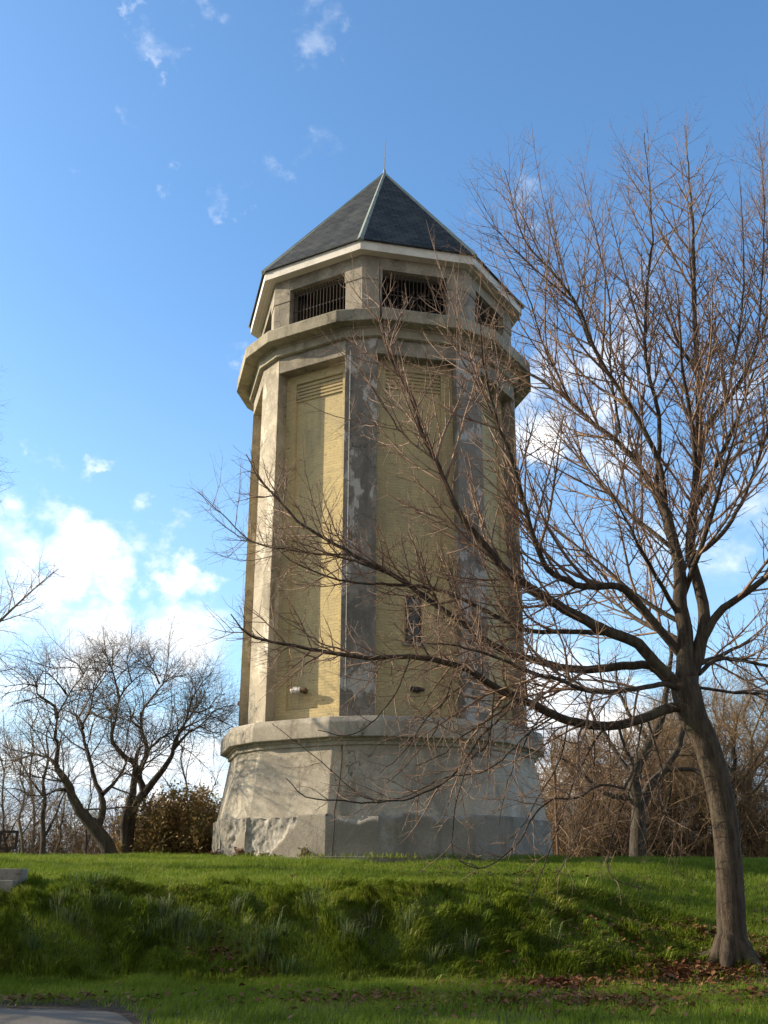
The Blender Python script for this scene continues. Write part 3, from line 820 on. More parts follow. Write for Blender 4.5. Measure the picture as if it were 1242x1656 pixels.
m.cyl((0, 0, 21.75), (0, 0, 22.05), .07, .04, 8); m.cyl((0, 0, 22.0), (0.02, 0, float(top[2])), .018, .010, 6); m.build('lightning_rod', M['steel'], tower)

# thin conduit down the front-left pilaster, and the loose cable over the base
a0 = PHI
A, B_ = ang_pt(4.043, a0-DS, 0), ang_pt(4.043, a0+DS, 0); nn0 = ang_pt(1, a0, 0); uu = (B_-A)/np.linalg.norm(B_-A)
m = MB(); p = A + uu*.155 + nn0*.02
m.cyl(p+up*4.0, p+up*13.27, .013, k=6)
for zz in np.arange(4.2, 13.3, 1.3): m.box(p-uu*.03-nn0*.02+up*zz, uu*.06, up*.03, nn0*.036)
m.build('conduit', M['steel'], tower)
T = Tubes()
pl = [at(549, 1192, TY-4.36), at(551, 1225, TY-4.27), at(548, 1262, TY-4.32), at(544, 1290, TY-4.36), at(539, 1312, TY-4.45), at(539, 1325, TY-4.60), at(538, 1350, TY-4.585), at(536, 1372, TY-4.585), at(536, 1391, TY-4.585)]
pl = [np.array(q) - np.array([TX, TY, 0]) for q in pl]
def push_out(q, R):     # lay the cable on the pilaster-face plane
    n_ = ang_pt(1, PHI, 0); return q + n_*(R*math.cos(DL) + .02 - np.dot(q, n_))
def base_R(z): return 4.62 if z < .99 else 4.50-(z-.9)*.30/1.72
pl = [push_out(q, base_R(q[2])) for q in pl]
P_, R_ = resample(pl, [.014]*len(pl), .1); T.add(P_, R_, 6); T.build('cable', M['iron'], tower)

def floodlight(k, px, py, label, mats, flip=1, sc=1.0):
    x, z, p = on_panel(k, px, py); B, u, n = panel_frame(k)
    p = p + np.array([TX, TY, 0]); o = empty('floodlight', tuple(p), label, 'floodlight', 'floodlights on the tower walls')
    m = MB(); m.cyl(n*-.01, n*.03, .075*sc, k=12); m.cyl(n*.03, n*.19*sc, .03*sc, k=8); m.build('bracket', mats[1], o)
    m = MB(); ax = u*-flip; c = n*.22*sc
    m.cyl(c - ax*.16*sc, c - ax*.02*sc, .055*sc, .075*sc, 12); m.build('socket', mats[1], o)
    m = MB(); m.cyl(c - ax*.02*sc, c + ax*.22*sc, .08*sc, .095*sc, 14); m.cyl(c+ax*.22*sc, c+ax*.27*sc, .095*sc, .075*sc, 14); m.build('lamp_housing', mats[0], o)
floodlight(7, 494, 1118, 'silver floodlight on the sunlit yellow left panel of the tower', (M['lamp_metal'], M['lamp_brown']))
floodlight(0, 675, 1117, 'dark floodlight below the slit window on the shaded front panel', (M['iron'], M['iron']), 1, .8)
floodlight(1, 808, 1130, 'dark box-like floodlight low on the shaded right panel of the tower', (M['iron'], M['iron']), 1, .9)
floodlight(6, 400, 1137, 'rust-red floodlight seen edge-on at the far left wall of the tower', (M['lamp_red'], M['lamp_red']), 1, .9)

# ------------------------------------------------------------------ trees
def perp(t, r):
    a = r.normal(size=3); a -= t*(a@t); return a/(math.sqrt(a@a)+1e-9)

def grow(r, start, d, L, r0, n, trop, wig, r1=.3, tip_up=0.0):
    P = np.empty((n+1, 3)); P[0] = start; x, y, z = (float(q) for q in d); l = math.sqrt(x*x+y*y+z*z)+1e-9; x /= l; y /= l; z /= l
    W = (r.normal(size=(n, 3))*wig).tolist(); st = L/n; px, py, pz = (float(q) for q in start)
    for i in range(n):
        t = (i+1)/n; w = W[i]
        x += w[0]; y += w[1]; z += w[2] + (trop*(1-t) + tip_up*t)*st
        l = math.sqrt(x*x+y*y+z*z)+1e-9; x /= l; y /= l; z /= l
        px += x*st; py += y*st; pz += z*st; P[i+1] = (px, py, pz)
    return P, r0*(1 - (1-r1)*np.arange(n+1)/n)

class Tree:
    def __init__(s, seed): s.r = np.random.default_rng(seed); s.trunk = Tubes(); s.crown = Tubes()
    def limb(s, P, R, k=10, step=.25, wob=0.0):
        P, R = resample(P, R, step)
        if wob: P = P + s.r.normal(size=P.shape)*wob*np.minimum(1, np.arange(len(P))/4)[:, None]
        s.trunk.add(P, R, k); return P, R
    def children(s, P, R, level, levels, t0=.12):
        """levels[level] = dict(gap, L, ang, n, trop, tip, wig, k, keep)"""
        if level >= len(levels): return
        q = levels[level]; r = s.r
        seg = np.linalg.norm(np.diff(P, axis=0), axis=1); cum = np.concatenate([[0], np.cumsum(seg)]); tot = cum[-1]
        x = tot*t0 + r.random()*q['gap']
        side = perp((P[-1]-P[0])/(np.linalg.norm(P[-1]-P[0])+1e-9), r)
        while x < tot*.97:
            i = min(len(seg)-1, int(np.searchsorted(cum, x)-1)); f = (x-cum[i])/max(seg[i], 1e-6)
            p = P[i]*(1-f)+P[i+1]*f; rp = R[i]*(1-f)+R[i+1]*f; t = (P[i+1]-P[i])/max(seg[i], 1e-6)
            side = side - t*(side@t); side = side/(math.sqrt(side@side)+1e-9)
            for sgn in ((1, -1) if r.random() < q.get('pair', .6) else (r.choice((1, -1)),)):
                pd = side*sgn + perp(t, r)*.55; pd /= math.sqrt(pd@pd)
                if q.get('upb'): pd[2] += q['upb']; pd /= math.sqrt(pd@pd)
                a = math.radians(q['ang']*(.75+.5*r.random()))
                d = t*math.cos(a) + pd*math.sin(a)
                fr = x/tot
                v_ = q.get('var', 0); L = q['L']*(1.1-.80*fr)*(.45-.5*v_+(.85+v_)*r.random())
                rc = min(rp*.72, q['r']*(.7+.6*r.random())*(L/q['L'])**.5)
                C, CR = grow(r, p, d, L, rc, q['n'], q['trop'], q['wig'], q.get('taper', .3), q['tip'])
                s.crown.add(C, CR, q['k']); s.children(C, CR, level+1, levels, .15)
            side = np.array([t[1]*side[2]-t[2]*side[1], t[2]*side[0]-t[0]*side[2], t[0]*side[1]-t[1]*side[0]]) if r.random() < .7 else side
            x += q['gap']*(.6+.8*r.random())
    def finish(s, name, base, label, cat, tm, cm, group=None):
        o = empty(name, tuple(base), label, cat, group)
        s.trunk.build('trunk', tm, o, base)
        if s.crown.n: s.crown.build('crown', cm, o, base)
        return o

def px_limb(pts, y0, y1, r0, r1, p=.8):
    n = len(pts); t = np.linspace(0, 1, n)
    P = [at(x, y, y0+(y1-y0)*q) for (x, y), q in zip(pts, t)]
    return P, list(r1 + (r0-r1)*(1-t)**p)

def front_tree():
    T = Tree(11)
    Y0 = 18.0
    base = at(1189, 1583, Y0); base[2] = float(hgt(base[0], base[1])) - .05
    tr = [(1189, 1590), (1186, 1550), (1183, 1500), (1179, 1400), (1168, 1303), (1145, 1212), (1122, 1162), (1110, 1120), (1105, 1098)]
    P = [at(x, y, Y0) for x, y in tr]; P[0] = base
    R = [.30, .242, .226, .213, .209, .213, .232, .25, .225]
    P2, R2 = resample(P, R, .12)
    T.trunk.add(P2, R2, 20)
    # buttress roots at the foot
    for a in (-2.9, -2.2, -.9, .1, 1.6, 2.6):
        d = np.array([math.cos(a), math.sin(a), 0]); l = .22+.2*T.r.random()
        q = [base + d*.12 + np.array([0, 0, .40]), base + d*.27 + np.array([0, 0, .13]), base + d*(.30+l*.5), base + d*(.30+l)]
        q[2][2] = float(hgt(*q[2][:2]))+.02; q[3][2] = float(hgt(*q[3][:2]))-.06
        T.limb(q, [.13, .12, .07, .02], 8, .08)
    tw = dict(gap=.22, L=.30, ang=44, n=2, trop=.3, tip=.9, wig=.10, k=3, r=.0078, taper=.65, pair=.5)
    lower = [dict(gap=.30, L=2.2, ang=48, n=8, trop=-.02, tip=.50, wig=.10, k=5, r=.024, upb=.05, taper=.22, pair=.7), dict(gap=.24, L=.85, ang=46, n=4, trop=.0, tip=.6, wig=.12, k=4, r=.0125, pair=.7), tw]
    droop = [dict(gap=.24, L=2.1, ang=50, n=9, trop=-.5, tip=.45, wig=.10, k=5, r=.022, upb=-.12, taper=.22, pair=.85), dict(gap=.21, L=.9, ang=44, n=4, trop=-.3, tip=.6, wig=.13, k=4, r=.012, pair=.7), tw]
    droop2 = [dict(gap=.36, L=1.25, ang=48, n=7, trop=-.5, tip=.5, wig=.12, k=4, r=.015, upb=.0, taper=.3), dict(gap=.24, L=.6, ang=44, n=4, trop=-.1, tip=.7, wig=.13, k=3, r=.010), tw]
    twu = dict(gap=.26, L=.28, ang=40, n=2, trop=.3, tip=.7, wig=.07, k=3, r=.0082, taper=.65, pair=.7)
    upper = [dict(gap=.28, L=2.55, ang=41, n=8, trop=.20, tip=.32, wig=.05, k=5, r=.028, upb=.12, taper=.25, pair=.85, var=.35), dict(gap=.29, L=.80, ang=40, n=4, trop=.35, tip=.5, wig=.06, k=4, r=.0125, pair=.9, var=.3), twu]
    LB = [  # traced limbs: points, depth change, radii, kind, share of limb left bare
        ([(1112, 1140), (1072, 1148), (1040, 1162), (984, 1174), (919, 1166), (883, 1150), (847, 1133), (802, 1113), (766, 1089), (734, 1075), (664, 1062), (595, 1064), (534, 1055), (469, 1044), (403, 1027), (373, 992)], -1.6, .105, .008, droop, .22),
        ([(1108, 1117), (1076, 1097), (1052, 1077), (1008, 1077), (951, 1083), (890, 1075), (817, 1053), (773, 1027), (743, 1005), (682, 962), (647, 936), (595, 910), (547, 883), (490, 849), (447, 805), (417, 770), (398, 735)], .8, .10, .008, lower, .18),
        ([(640, 932), (551, 901), (482, 892), (408, 875), (364, 836), (320, 795)], .5, .026, .006, lower, .1, .8),
        ([(1104, 1115), (1060, 1073), (1032, 1041), (992, 1025), (935, 997), (879, 964), (823, 928), (777, 875), (743, 831), (725, 796), (703, 744), (682, 701), (664, 640), (630, 575), (615, 500), (613, 421)], -2.0, .12, .007, upper, .2),
        ([(985, 1024), (923, 1021), (847, 1019), (790, 990), (742, 966), (690, 950), (640, 945), (560, 940), (480, 912), (440, 880)], 1.4, .055, .007, lower, .12, -.6),
        ([(1102, 1060), (1036, 981), (1016, 960), (1000, 948), (943, 948), (895, 928), (872, 895), (846, 810), (825, 732), (807, 693), (794, 641), (781, 580), (775, 500)], -1.8, .085, .007, upper, .2),
        ([(1098, 924), (1081, 858), (1051, 780), (1003, 719), (959, 684), (907, 637), (859, 606), (810, 582), (770, 560)], 1.8, .075, .008, upper, .2),
        ([(1061, 790), (1066, 680), (1046, 589), (1044, 510), (1051, 423), (1055, 371), (1042, 215)], -1.0, .05, .007, upper, .15),
        ([(1078, 830), (1064, 745), (1020, 658), (977, 593), (955, 550), (933, 493), (890, 436), (846, 384), (816, 276)], -.6, .06, .007, upper, .2),
        ([(1106, 1105), (1108, 1021), (1100, 980), (1100, 924), (1090, 880), (1078, 830), (1061, 790)], -.2, .165, .06, upper, .4),
        ([(1112, 1108), (1130, 1053), (1139, 1000), (1128, 940), (1116, 890), (1125, 789), (1131, 702), (1129, 615), (1125, 550), (1122, 441), (1120, 354), (1107, 204)], .4, .135, .008, upper, .22),
        ([(1133, 1040), (1161, 993), (1193, 968), (1242, 932), (1300, 880), (1350, 800), (1390, 690)], -1.0, .085, .008, upper, .2),
        ([(1122, 745), (1151, 680), (1194, 623), (1225, 558), (1242, 502), (1260, 400), (1255, 260)], .8, .06, .007, upper, .2),
        ([(1130, 1090), (1165, 1065), (1242, 1077), (1310, 1085), (1400, 1070)], .9, .05, .008, lower, .15),
        ([(1118, 890), (1133, 893), (1170, 860), (1205, 800), (1240, 700), (1265, 600), (1290, 460)], -.9, .055, .007, upper, .2),
        ([(1130, 1112), (1190, 1120), (1260, 1128), (1330, 1170)], -.8, .035, .008, droop, .2),
        ([(1108, 1122), (1076, 1106), (1030, 1114), (960, 1119), (905, 1100), (860, 1088), (800, 1062), (740, 1045), (690, 1040)], -2.2, .06, .007, droop, .2),
        ([(842, 1132), (779, 1190), (731, 1255), (668, 1289), (600, 1298), (543, 1294), (494, 1289), (463, 1258)], -.9, .024, .006, droop2, .1, -1.2),
        ([(900, 1156), (850, 1190), (790, 1245), (720, 1258), (650, 1290), (590, 1290), (520, 1232), (440, 1170)], .8, .02, .006, droop2, .1, -1.0),
        ([(1010, 1275), (970, 1270), (930, 1292), (895, 1292), (862, 1320), (840, 1360), (800, 1395), (770, 1404), (742, 1392)], -.8, .022, .006, droop2, .1, -1.5),
        ([(1000, 1170), (1010, 1210), (1025, 1240), (1010, 1275)], -.8, .03, .022, droop2, .3, -.7),
        ([(1040, 1162), (1030, 1215), (1028, 1250), (1000, 1320), (985, 1380), (990, 1420), (1040, 1437)], -.9, .022, .006, droop2, .1, -.5),
        ([(984, 1174), (960, 1200), (930, 1260), (905, 1330), (880, 1400), (855, 1460)], -1.3, .022, .006, droop2, .1, -.8),
    ]
    LB += [
        ([(933, 493), (872, 441), (830, 400), (781, 350)], -.4, .022, .006, upper, .1), ([(955, 560), (925, 480), (907, 423), (888, 330)], .8, .024, .006, upper, .1),
        ([(1003, 700), (988, 600), (985, 484), (968, 397), (940, 280)], .9, .03, .006, upper, .1), ([(1177, 640), (1195, 540), (1203, 441), (1198, 300)], -.9, .03, .006, upper, .1), ([(1225, 560), (1232, 460), (1236, 330), (1228, 215)], -.6, .025, .006, upper, .1),
        ([(925, 655), (880, 560), (850, 470), (800, 380)], -1.2, .026, .006, upper, .1), ([(807, 693), (770, 620), (735, 560), (700, 470)], .7, .024, .006, upper, .1), ([(703, 744), (650, 700), (590, 610), (540, 560)], .9, .024, .006, lower, .1),
        ([(832, 1128), (799, 1159), (738, 1197), (721, 1217), (673, 1238)], -.7, .018, .006, droop2, .1), ([(881, 1150), (854, 1190), (830, 1241), (818, 1275), (806, 1335)], .6, .016, .006, droop2, .1),
        ([(800, 1110), (789, 1200), (762, 1226), (741, 1287), (731, 1362), (741, 1388), (775, 1403)], -.9, .018, .006, droop2, .2), ([(735, 1076), (721, 1130), (690, 1161), (654, 1214), (615, 1250)], -.6, .017, .006, droop2, .1),
        ([(770, 1092), (717, 1135), (705, 1178), (668, 1226), (625, 1268)], .8, .017, .006, droop2, .1), ([(984, 1176), (988, 1262), (984, 1327), (1000, 1383)], .4, .016, .006, droop2, .1),
        ([(960, 1174), (959, 1282), (927, 1363), (895, 1425)], -1.0, .017, .006, droop2, .1), ([(1045, 1160), (1056, 1190), (1072, 1254), (1064, 1287), (1084, 1339), (1106, 1385)], -.9, .018, .006, droop2, .1),
        ([(919, 1166), (905, 1230), (870, 1290), (850, 1330), (812, 1370)], .5, .017, .006, droop2, .1), ([(664, 1062), (640, 1120), (600, 1170), (560, 1190), (515, 1180)], -.5, .015, .006, droop2, .1),
    ]
    made = [P2]
    for it in LB:
        pts, dy, r0, r1, kind, bare = it[:6]; ys = Y0 + (it[6] if len(it) > 6 else 0)
        if made:       # spring from the nearest limb already there
            allp = np.concatenate(made); d0 = ray(*pts[0]); q = allp - np.array([0, 0, EYE])
            off = np.linalg.norm(q - np.outer(q@d0, d0), axis=1); jn = int(np.argmin(off))
            if off[jn] < .22: ys = float(allp[jn][1])
        P, R = px_limb(pts, ys, ys+dy, r0*(.85 if kind is not upper else .92), r1)
        made.append(resample(P, R, .15)[0])
        P, R = T.limb(P, R, 10 if r0 > .05 else 6, .16, .006)
        T.children(P, R, 0, kind, bare)
    # limbs that come towards and go away from the viewer
    def free(start, dirv, L, r0, kind):
        P, R = grow(T.r, start, dirv, L, r0, 12, .10, .05, .12, .12); P, R = T.limb(P, R, 8, .2); T.children(P, R, 0, kind, .2)
    for (px, py), dv, L, r0, kd in [((1103, 1040), (-.25, 1, .55), 4.2, .07, upper), ((1106, 960), (.1, -1, .8), 3.6, .06, upper), ((1124, 860), (.35, .9, .9), 4.0, .055, upper), ((1126, 760), (-.3, -.8, 1.0), 3.6, .05, upper),
                                   ((1128, 680), (.3, .7, 1.1), 3.2, .04, upper), ((1127, 600), (-.35, .5, 1.2), 2.8, .035, upper), ((1100, 1000), (-.5, -.8, .5), 3.4, .05, lower), ((1115, 1080), (.6, .8, .3), 3.5, .06, lower),
                                   ((1092, 890), (-.7, .6, .9), 3.8, .05, upper), ((1125, 820), (.6, -.5, 1.0), 3.6, .05, upper), ((1108, 1010), (-.8, .5, .6), 3.8, .05, upper)]:
        free(at(px, py, Y0+.05), dv, L, r0, kd)
    T.finish('maple_tree', base, 'large leaning bare tree at right with long drooping branches before the tower', 'tree', M['bark'], M['twig'])
front_tree()

def bg_levels(L=1.3, r=.02, up=.25, gap=.34, m=1.0):
    L *= 1.25; gap *= .78; r *= 1.0
    return [dict(gap=gap, L=L, ang=50, n=6, trop=up, tip=.2, wig=.16, k=4, r=r, upb=.15), dict(gap=gap*.85, L=L*.5, ang=46, n=4, trop=up*.6, tip=.1, wig=.18, k=3, r=r*.5, pair=.4), dict(gap=gap*.75, L=L*.26, ang=45, n=2, trop=.1, tip=.1, wig=.16, k=3, r=r*.34, taper=.6, pair=.3)]

def gnarled_left():
    T = Tree(23); Y = 29.6
    base = at(181, 1390, Y); base[2] = float(hgt(base[0], base[1]))-.05
    lv = bg_levels(1.6, .021, .06, .25)
    A = [([(181, 1390), (166, 1355), (142, 1327), (124, 1304), (113, 1276), (99, 1251), (90, 1235), (94, 1212), (90, 1191), (93, 1161), (109, 1126), (135, 1090), (155, 1058)], 0, -.8, .27, .02),
         ([(152, 1341), (160, 1332), (166, 1306), (163, 1283), (152, 1258), (142, 1219), (134, 1180), (145, 1151), (151, 1122), (155, 1084), (150, 1060)], 0, 1.0, .17, .02),
         ([(134, 1178), (125, 1160), (106, 1149), (80, 1147)], .5, .8, .07, .02), ([(92, 1161), (87, 1142), (61, 1122), (60, 1104), (70, 1085)], -.2, -.9, .08, .02),
         ([(106, 1277), (92, 1278), (78, 1285), (46, 1287)], -.1, -.9, .075, .025), ([(88, 1235), (76, 1224), (39, 1217), (5, 1207)], -.2, .7, .075, .02),
         ([(104, 1262), (87, 1262), (35, 1249)], -.1, -.8, .06, .02), ([(166, 1284), (188, 1263), (202, 1239), (205, 1225)], .2, 1.0, .085, .03), ([(124, 1304), (140, 1318), (156, 1327)], 0, .2, .06, .06),
         ([(145, 1151), (165, 1160), (183, 1158)], .3, -.8, .05, .02), ([(110, 1126), (85, 1095), (60, 1080)], -.5, -1.2, .04, .015), ([(61, 1110), (39, 1106), (4, 1112)], -.6, -.5, .04, .015), ([(135, 1090), (120, 1068), (92, 1062)], -.6, .6, .03, .012), ([(46, 1287), (25, 1275), (-5, 1280)], -.7, .4, .03, .012), ([(150, 1120), (175, 1090), (205, 1072)], .6, .7, .03, .012)]
    for pts, a, b, r0, r1 in A:
        P, R = px_limb(pts, Y+a, Y+a+b, r0*.8, r1*.5, 1.8); P, R = T.limb(P, R, 9, .2, .012); T.children(P, R, 0, lv, .32 if r0 > .1 else .2)
    T.finish('gnarled_tree', base, 'crooked dark bare tree forking low at the hill edge left of the bush', 'tree', M['bark_dark'], M['twig_dark'], 'gnarled bare trees left of the tower')
    T = Tree(29); Y = 30.8
    base = at(204, 1360, Y); base[2] = float(hgt(base[0], base[1]))-.05
    A = [([(204, 1380), (203, 1325), (213, 1283), (219, 1238), (200, 1222), (180, 1196), (187, 1164), (193, 1129), (213, 1103), (235, 1084), (250, 1060)], 0, -.8, .19, .02),
         ([(206, 1372), (215, 1310), (232, 1280), (225, 1251), (238, 1213), (229, 1180), (229, 1155), (245, 1129), (264, 1106), (290, 1093), (310, 1090)], .1, .9, .19, .02),
         ([(230, 1287), (258, 1251), (277, 1225), (283, 1200), (300, 1167), (309, 1135), (322, 1110), (345, 1085)], .3, -1.0, .14, .02),
         ([(281, 1211), (300, 1190), (322, 1174), (351, 1148), (380, 1139)], 0, 1, .07, .02), ([(238, 1213), (267, 1190), (296, 1180), (345, 1187)], .4, -.9, .06, .02), ([(187, 1164), (170, 1140), (155, 1135)], -.3, 1, .05, .02),
         ([(228, 1178), (212, 1165), (208, 1140), (170, 1080)], .5, -1, .05, .015), ([(219, 1238), (222, 1215), (230, 1206)], 0, .3, .09, .06), ([(193, 1129), (185, 1095), (175, 1065), (160, 1045)], -.4, -.9, .05, .015), ([(258, 1106), (245, 1080), (225, 1060)], .4, -.8, .04, .015),
         ([(304, 1150), (330, 1150), (352, 1125)], .0, -1, .04, .015), ([(245, 1129), (274, 1097), (309, 1093), (340, 1084)], .6, .8, .035, .012), ([(300, 1167), (325, 1135), (341, 1097)], -.2, .8, .035, .012), ([(322, 1174), (350, 1185), (376, 1175)], .3, -.6, .03, .012), ([(213, 1103), (205, 1070), (215, 1048)], -.6, .6, .03, .012)]
    for pts, a, b, r0, r1 in A:
        P, R = px_limb(pts, Y+a, Y+a+b, r0*.8, r1*.5, 1.8); P, R = T.limb(P, R, 9, .2, .012); T.children(P, R, 0, lv, .32 if r0 > .1 else .2)
    T.finish('gnarled_tree', base, 'crooked bare tree with twin trunks rising from behind the bushy shrub', 'tree', M['bark_dark'], M['twig_dark'], 'gnarled bare trees left of the tower')
gnarled_left()

def simple_tree(seed, name, base, top, r0, levels, label, cat, tm, cm, group=None, forks=3, spread=.5, wob=.05, frac=.35):
    T = Tree(seed); base = np.array(base, float); top = np.array(top, float); H = np.linalg.norm(top-base)
    n = 9; P = [base + (top-base)*i/n + T.r.normal(size=3)*np.array([1, 1, .2])*wob*H*.25*min(1, i/2) for i in range(n+1)]
    P, R = T.limb(P, [r0*(1-.9*i/n)+.006 for i in range(n+1)], 8, .3); T.children(P, R, 0, levels, frac)
    for i in range(forks):
        t = frac*.7 + (.75-frac*.7)*(i+T.r.random()*.6)/max(1, forks); q = P[int(t*(len(P)-1))]; a = T.r.random()*6.283 if i else 0.0
        a = i*2.4 + T.r.random(); d = np.array([math.cos(a)*spread, math.sin(a)*spread, .75])
        C, CR = grow(T.r, q, d, H*(.75-.5*t)*(.8+.4*T.r.random()), r0*(.62-.4*t), 9, .06, .10, .1, .12); C, CR = T.limb(C, CR, 6, .3); T.children(C, CR, 0, levels, .2)
    return T.finish(name, base, label, cat, tm, cm, group)

def G(px, py, Y):
    p = at(px, py, Y); p[2] = float(hgt(p[0], p[1]))-.05; return p

# slim saplings at the left edge of the hilltop
sap = bg_levels(1.0, .013, .3, .30)
for i, (bx, tx, ty, Y, r0, lab) in enumerate([
        (68, 78, 1165, 36, .10, 'slim upright bare sapling with the thickest stem at the left hill edge'),
        (38, 31, 1190, 37, .055, 'thin straight sapling standing just right of the dark metal frame'),
        (137, 150, 1240, 36.5, .045, 'short leaning sapling right under the crooked tree at the hill edge'),
        (88, 112, 1270, 38, .05, 'small pale forked sapling between the slim trees at left'),
        (10, 2, 1175, 38.5, .05, 'thin sapling behind the dark metal frame at the left edge'),
        (52, 57, 1120, 40, .06, 'tall thin pale sapling rearmost among the slim trees at left'),
        (300, 296, 1180, 39, .06, 'thin bare tree rising behind the bushy shrub near the tower')]):
    simple_tree(40+i, 'sapling', G(bx, 1390, Y), at(tx, ty, Y+.3), r0, sap, lab, 'sapling', M['bark_pale' if i in (1, 3, 5) else 'bark_dark'], M['twig_brown'], 'saplings on the left hill edge', 3, .5, .06, .2)

# tree just outside the left edge whose twigs reach into the picture
lv = bg_levels(1.5, .016, .2, .32)
simple_tree(71, 'bare_tree', G(-190, 1420, 25.0), at(-150, 640, 25.0), .15, lv, 'bare pale tree whose twigs reach in at the far left edge', 'tree', M['bark_pale'], M['twig_brown'], None, 7, .45, .04, .3)
# roadside trees further left (out of frame) that throw dappled shade across the bank
for i, (x, y, h) in enumerate([(-15.0, 18.6, 8.0), (-22.0, 20.6, 9.0), (-12.2, 16.7, 7.5), (-17.5, 16.9, 8.5)]):
    simple_tree(80+i, 'bare_tree', (x, y, float(hgt(x, y))-.05), (x+.3, y, float(hgt(x, y))+h), .22, bg_levels(1.7, .024, .2, .40), 
                ['bare roadside tree left of the concrete steps', 'tallest bare roadside tree far left of the steps', 'lowest bare roadside tree close to the road left of the steps', 'bare roadside tree near the road, second from the steps'][i], 'tree', M['bark_dark'], M['twig_dark'], 'roadside trees outside the frame', 8, .8, .04, .2)

# second tree behind, right of the tower
T = Tree(91); Y = 37.0; base = G(1031, 1391, Y); lv = bg_levels(1.6, .024, .15, .32)
for pts, a, b, r0, r1 in [([(1031, 1394), (1032, 1350), (1033, 1303), (1026, 1275), (1030, 1240), (1052, 1200), (1070, 1160), (1077, 1120), (1085, 1060), (1080, 1000)], 0, -.6, .29, .02),
                          ([(1033, 1310), (1052, 1270), (1075, 1245), (1098, 1205), (1108, 1165), (1125, 1120), (1130, 1060)], 0, .8, .17, .02), ([(1028, 1262), (1005, 1230), (980, 1190), (955, 1150), (945, 1110)], 0, 1, .10, .02),
                          ([(1030, 1290), (990, 1288), (960, 1270), (930, 1240), (900, 1225)], 0, -.8, .10, .02), ([(1075, 1245), (1120, 1245), (1150, 1258), (1190, 1240)], .3, -1, .09, .02), ([(1052, 1200), (1020, 1160), (1000, 1110), (995, 1060)], -.3, 1.2, .09, .02)]:
    P, R = px_limb(pts, Y+a, Y+a+b, r0, r1, .8); P, R = T.limb(P, R, 9, .25, .015); T.children(P, R, 0, lv, .3)
T.finish('spreading_tree', base, 'spreading bare tree with stout forked trunk before the dark thicket right of the tower', 'tree', M['bark_dark'], M['twig_brown'])

# tan-twigged trees over the thicket at right
tan = bg_levels(1.7, .024, .3, .29)
for i, (bx, tx, ty, Y, lab) in enumerate([
        (1215, 1205, 1090, 44, 'tan-twigged bare tree rising from the thicket right of the leaning trunk'), (1150, 1160, 1105, 46, 'tan-twigged bare tree directly behind the leaning trunk'),
        (960, 950, 1165, 45, 'low grey-brown bare tree in the thicket just right of the tower'), (1090, 1085, 1120, 48, 'grey-brown bare tree behind the spreading tree'),
        (905, 890, 1180, 47, 'grey-brown bare tree half hidden by the right edge of the tower'), (1290, 1280, 1085, 45, 'tan-twigged bare tree at the right edge of the picture'),
        (1000, 1010, 1150, 50, 'brown bare tree rearmost between the tower and the spreading tree'), (1180, 1185, 1150, 41.5, 'low brown bare tree at the thicket front right of the leaning trunk'), (1060, 1050, 1165, 42, 'low brown bare tree just behind the spreading tree trunk')]):
    simple_tree(100+i, 'bare_tree', G(bx, 1385, Y), at(tx, ty, Y+.3), .16, tan, lab, 'tree', M['bark_pale' if i in (0, 1, 5) else 'bark_dark'], M['twig_tan' if i in (0, 1, 5) else 'twig_brown'], 'bare trees behind the thicket', 8, .8, .06, .15)

def thicket(name, seed, spots, mat, label, cat, n, hmin, hmax, levels=None):
    r = np.random.default_rng(seed); T = Tubes()
    for _ in range(n):
        x0, x1, y0, y1 = spots[r.integers(len(spots))]
        x = x0+(x1-x0)*r.random(); y = y0+(y1-y0)*r.random(); z = float(hgt(x, y, False))
        h = hmin+(hmax-hmin)*r.random()
        P, R = grow(r, (x, y, z-.05), (r.normal()*.34, r.normal()*.34, 1), h, .012+.022*r.random()**2, 6, -.06, .10, .25, -.25); T.add(P, R, 3)
        for k in range(r.integers(5, 10)):
            i = r.integers(1, 6); d = r.normal(size=3)*.9+np.array([0, 0, .35]); C, CR = grow(r, P[i], d, h*(.18+.28*r.random()), .008, 3, -.05, .18, .4, -.2); T.add(C, CR, 3)
            for q in range(3):
                d2 = (C[2]-C[1])/np.linalg.norm(C[2]-C[1]) + r.normal(size=3)*.6
                E_, ER = grow(r, C[r.integers(1, 3)], d2, h*.10*(.5+r.random()), .005, 2, 0, .2, .5, 0); T.add(E_, ER, 3)
    o = mesh_obj(name, *T.arrays(), mat, None, True)
    return tag(o, label, cat, kind='stuff')
thicket('thicket', 5, [(5.6, 19, 41, 44.5), (5.6, 19, 43, 47), (5.5, 20, 46, 51)], M['twig_brown'], 'dense brown tangle of bare brush behind the spreading tree', 'thicket', 1900, 1.2, 5.4)
thicket('brushwood', 6, [(-17, -5.5, 38, 42), (-18, -6, 40, 46)], M['twig_brown'], 'thin brown brushwood along the left edge of the hilltop', 'brushwood', 1000, 1.0, 2.9)

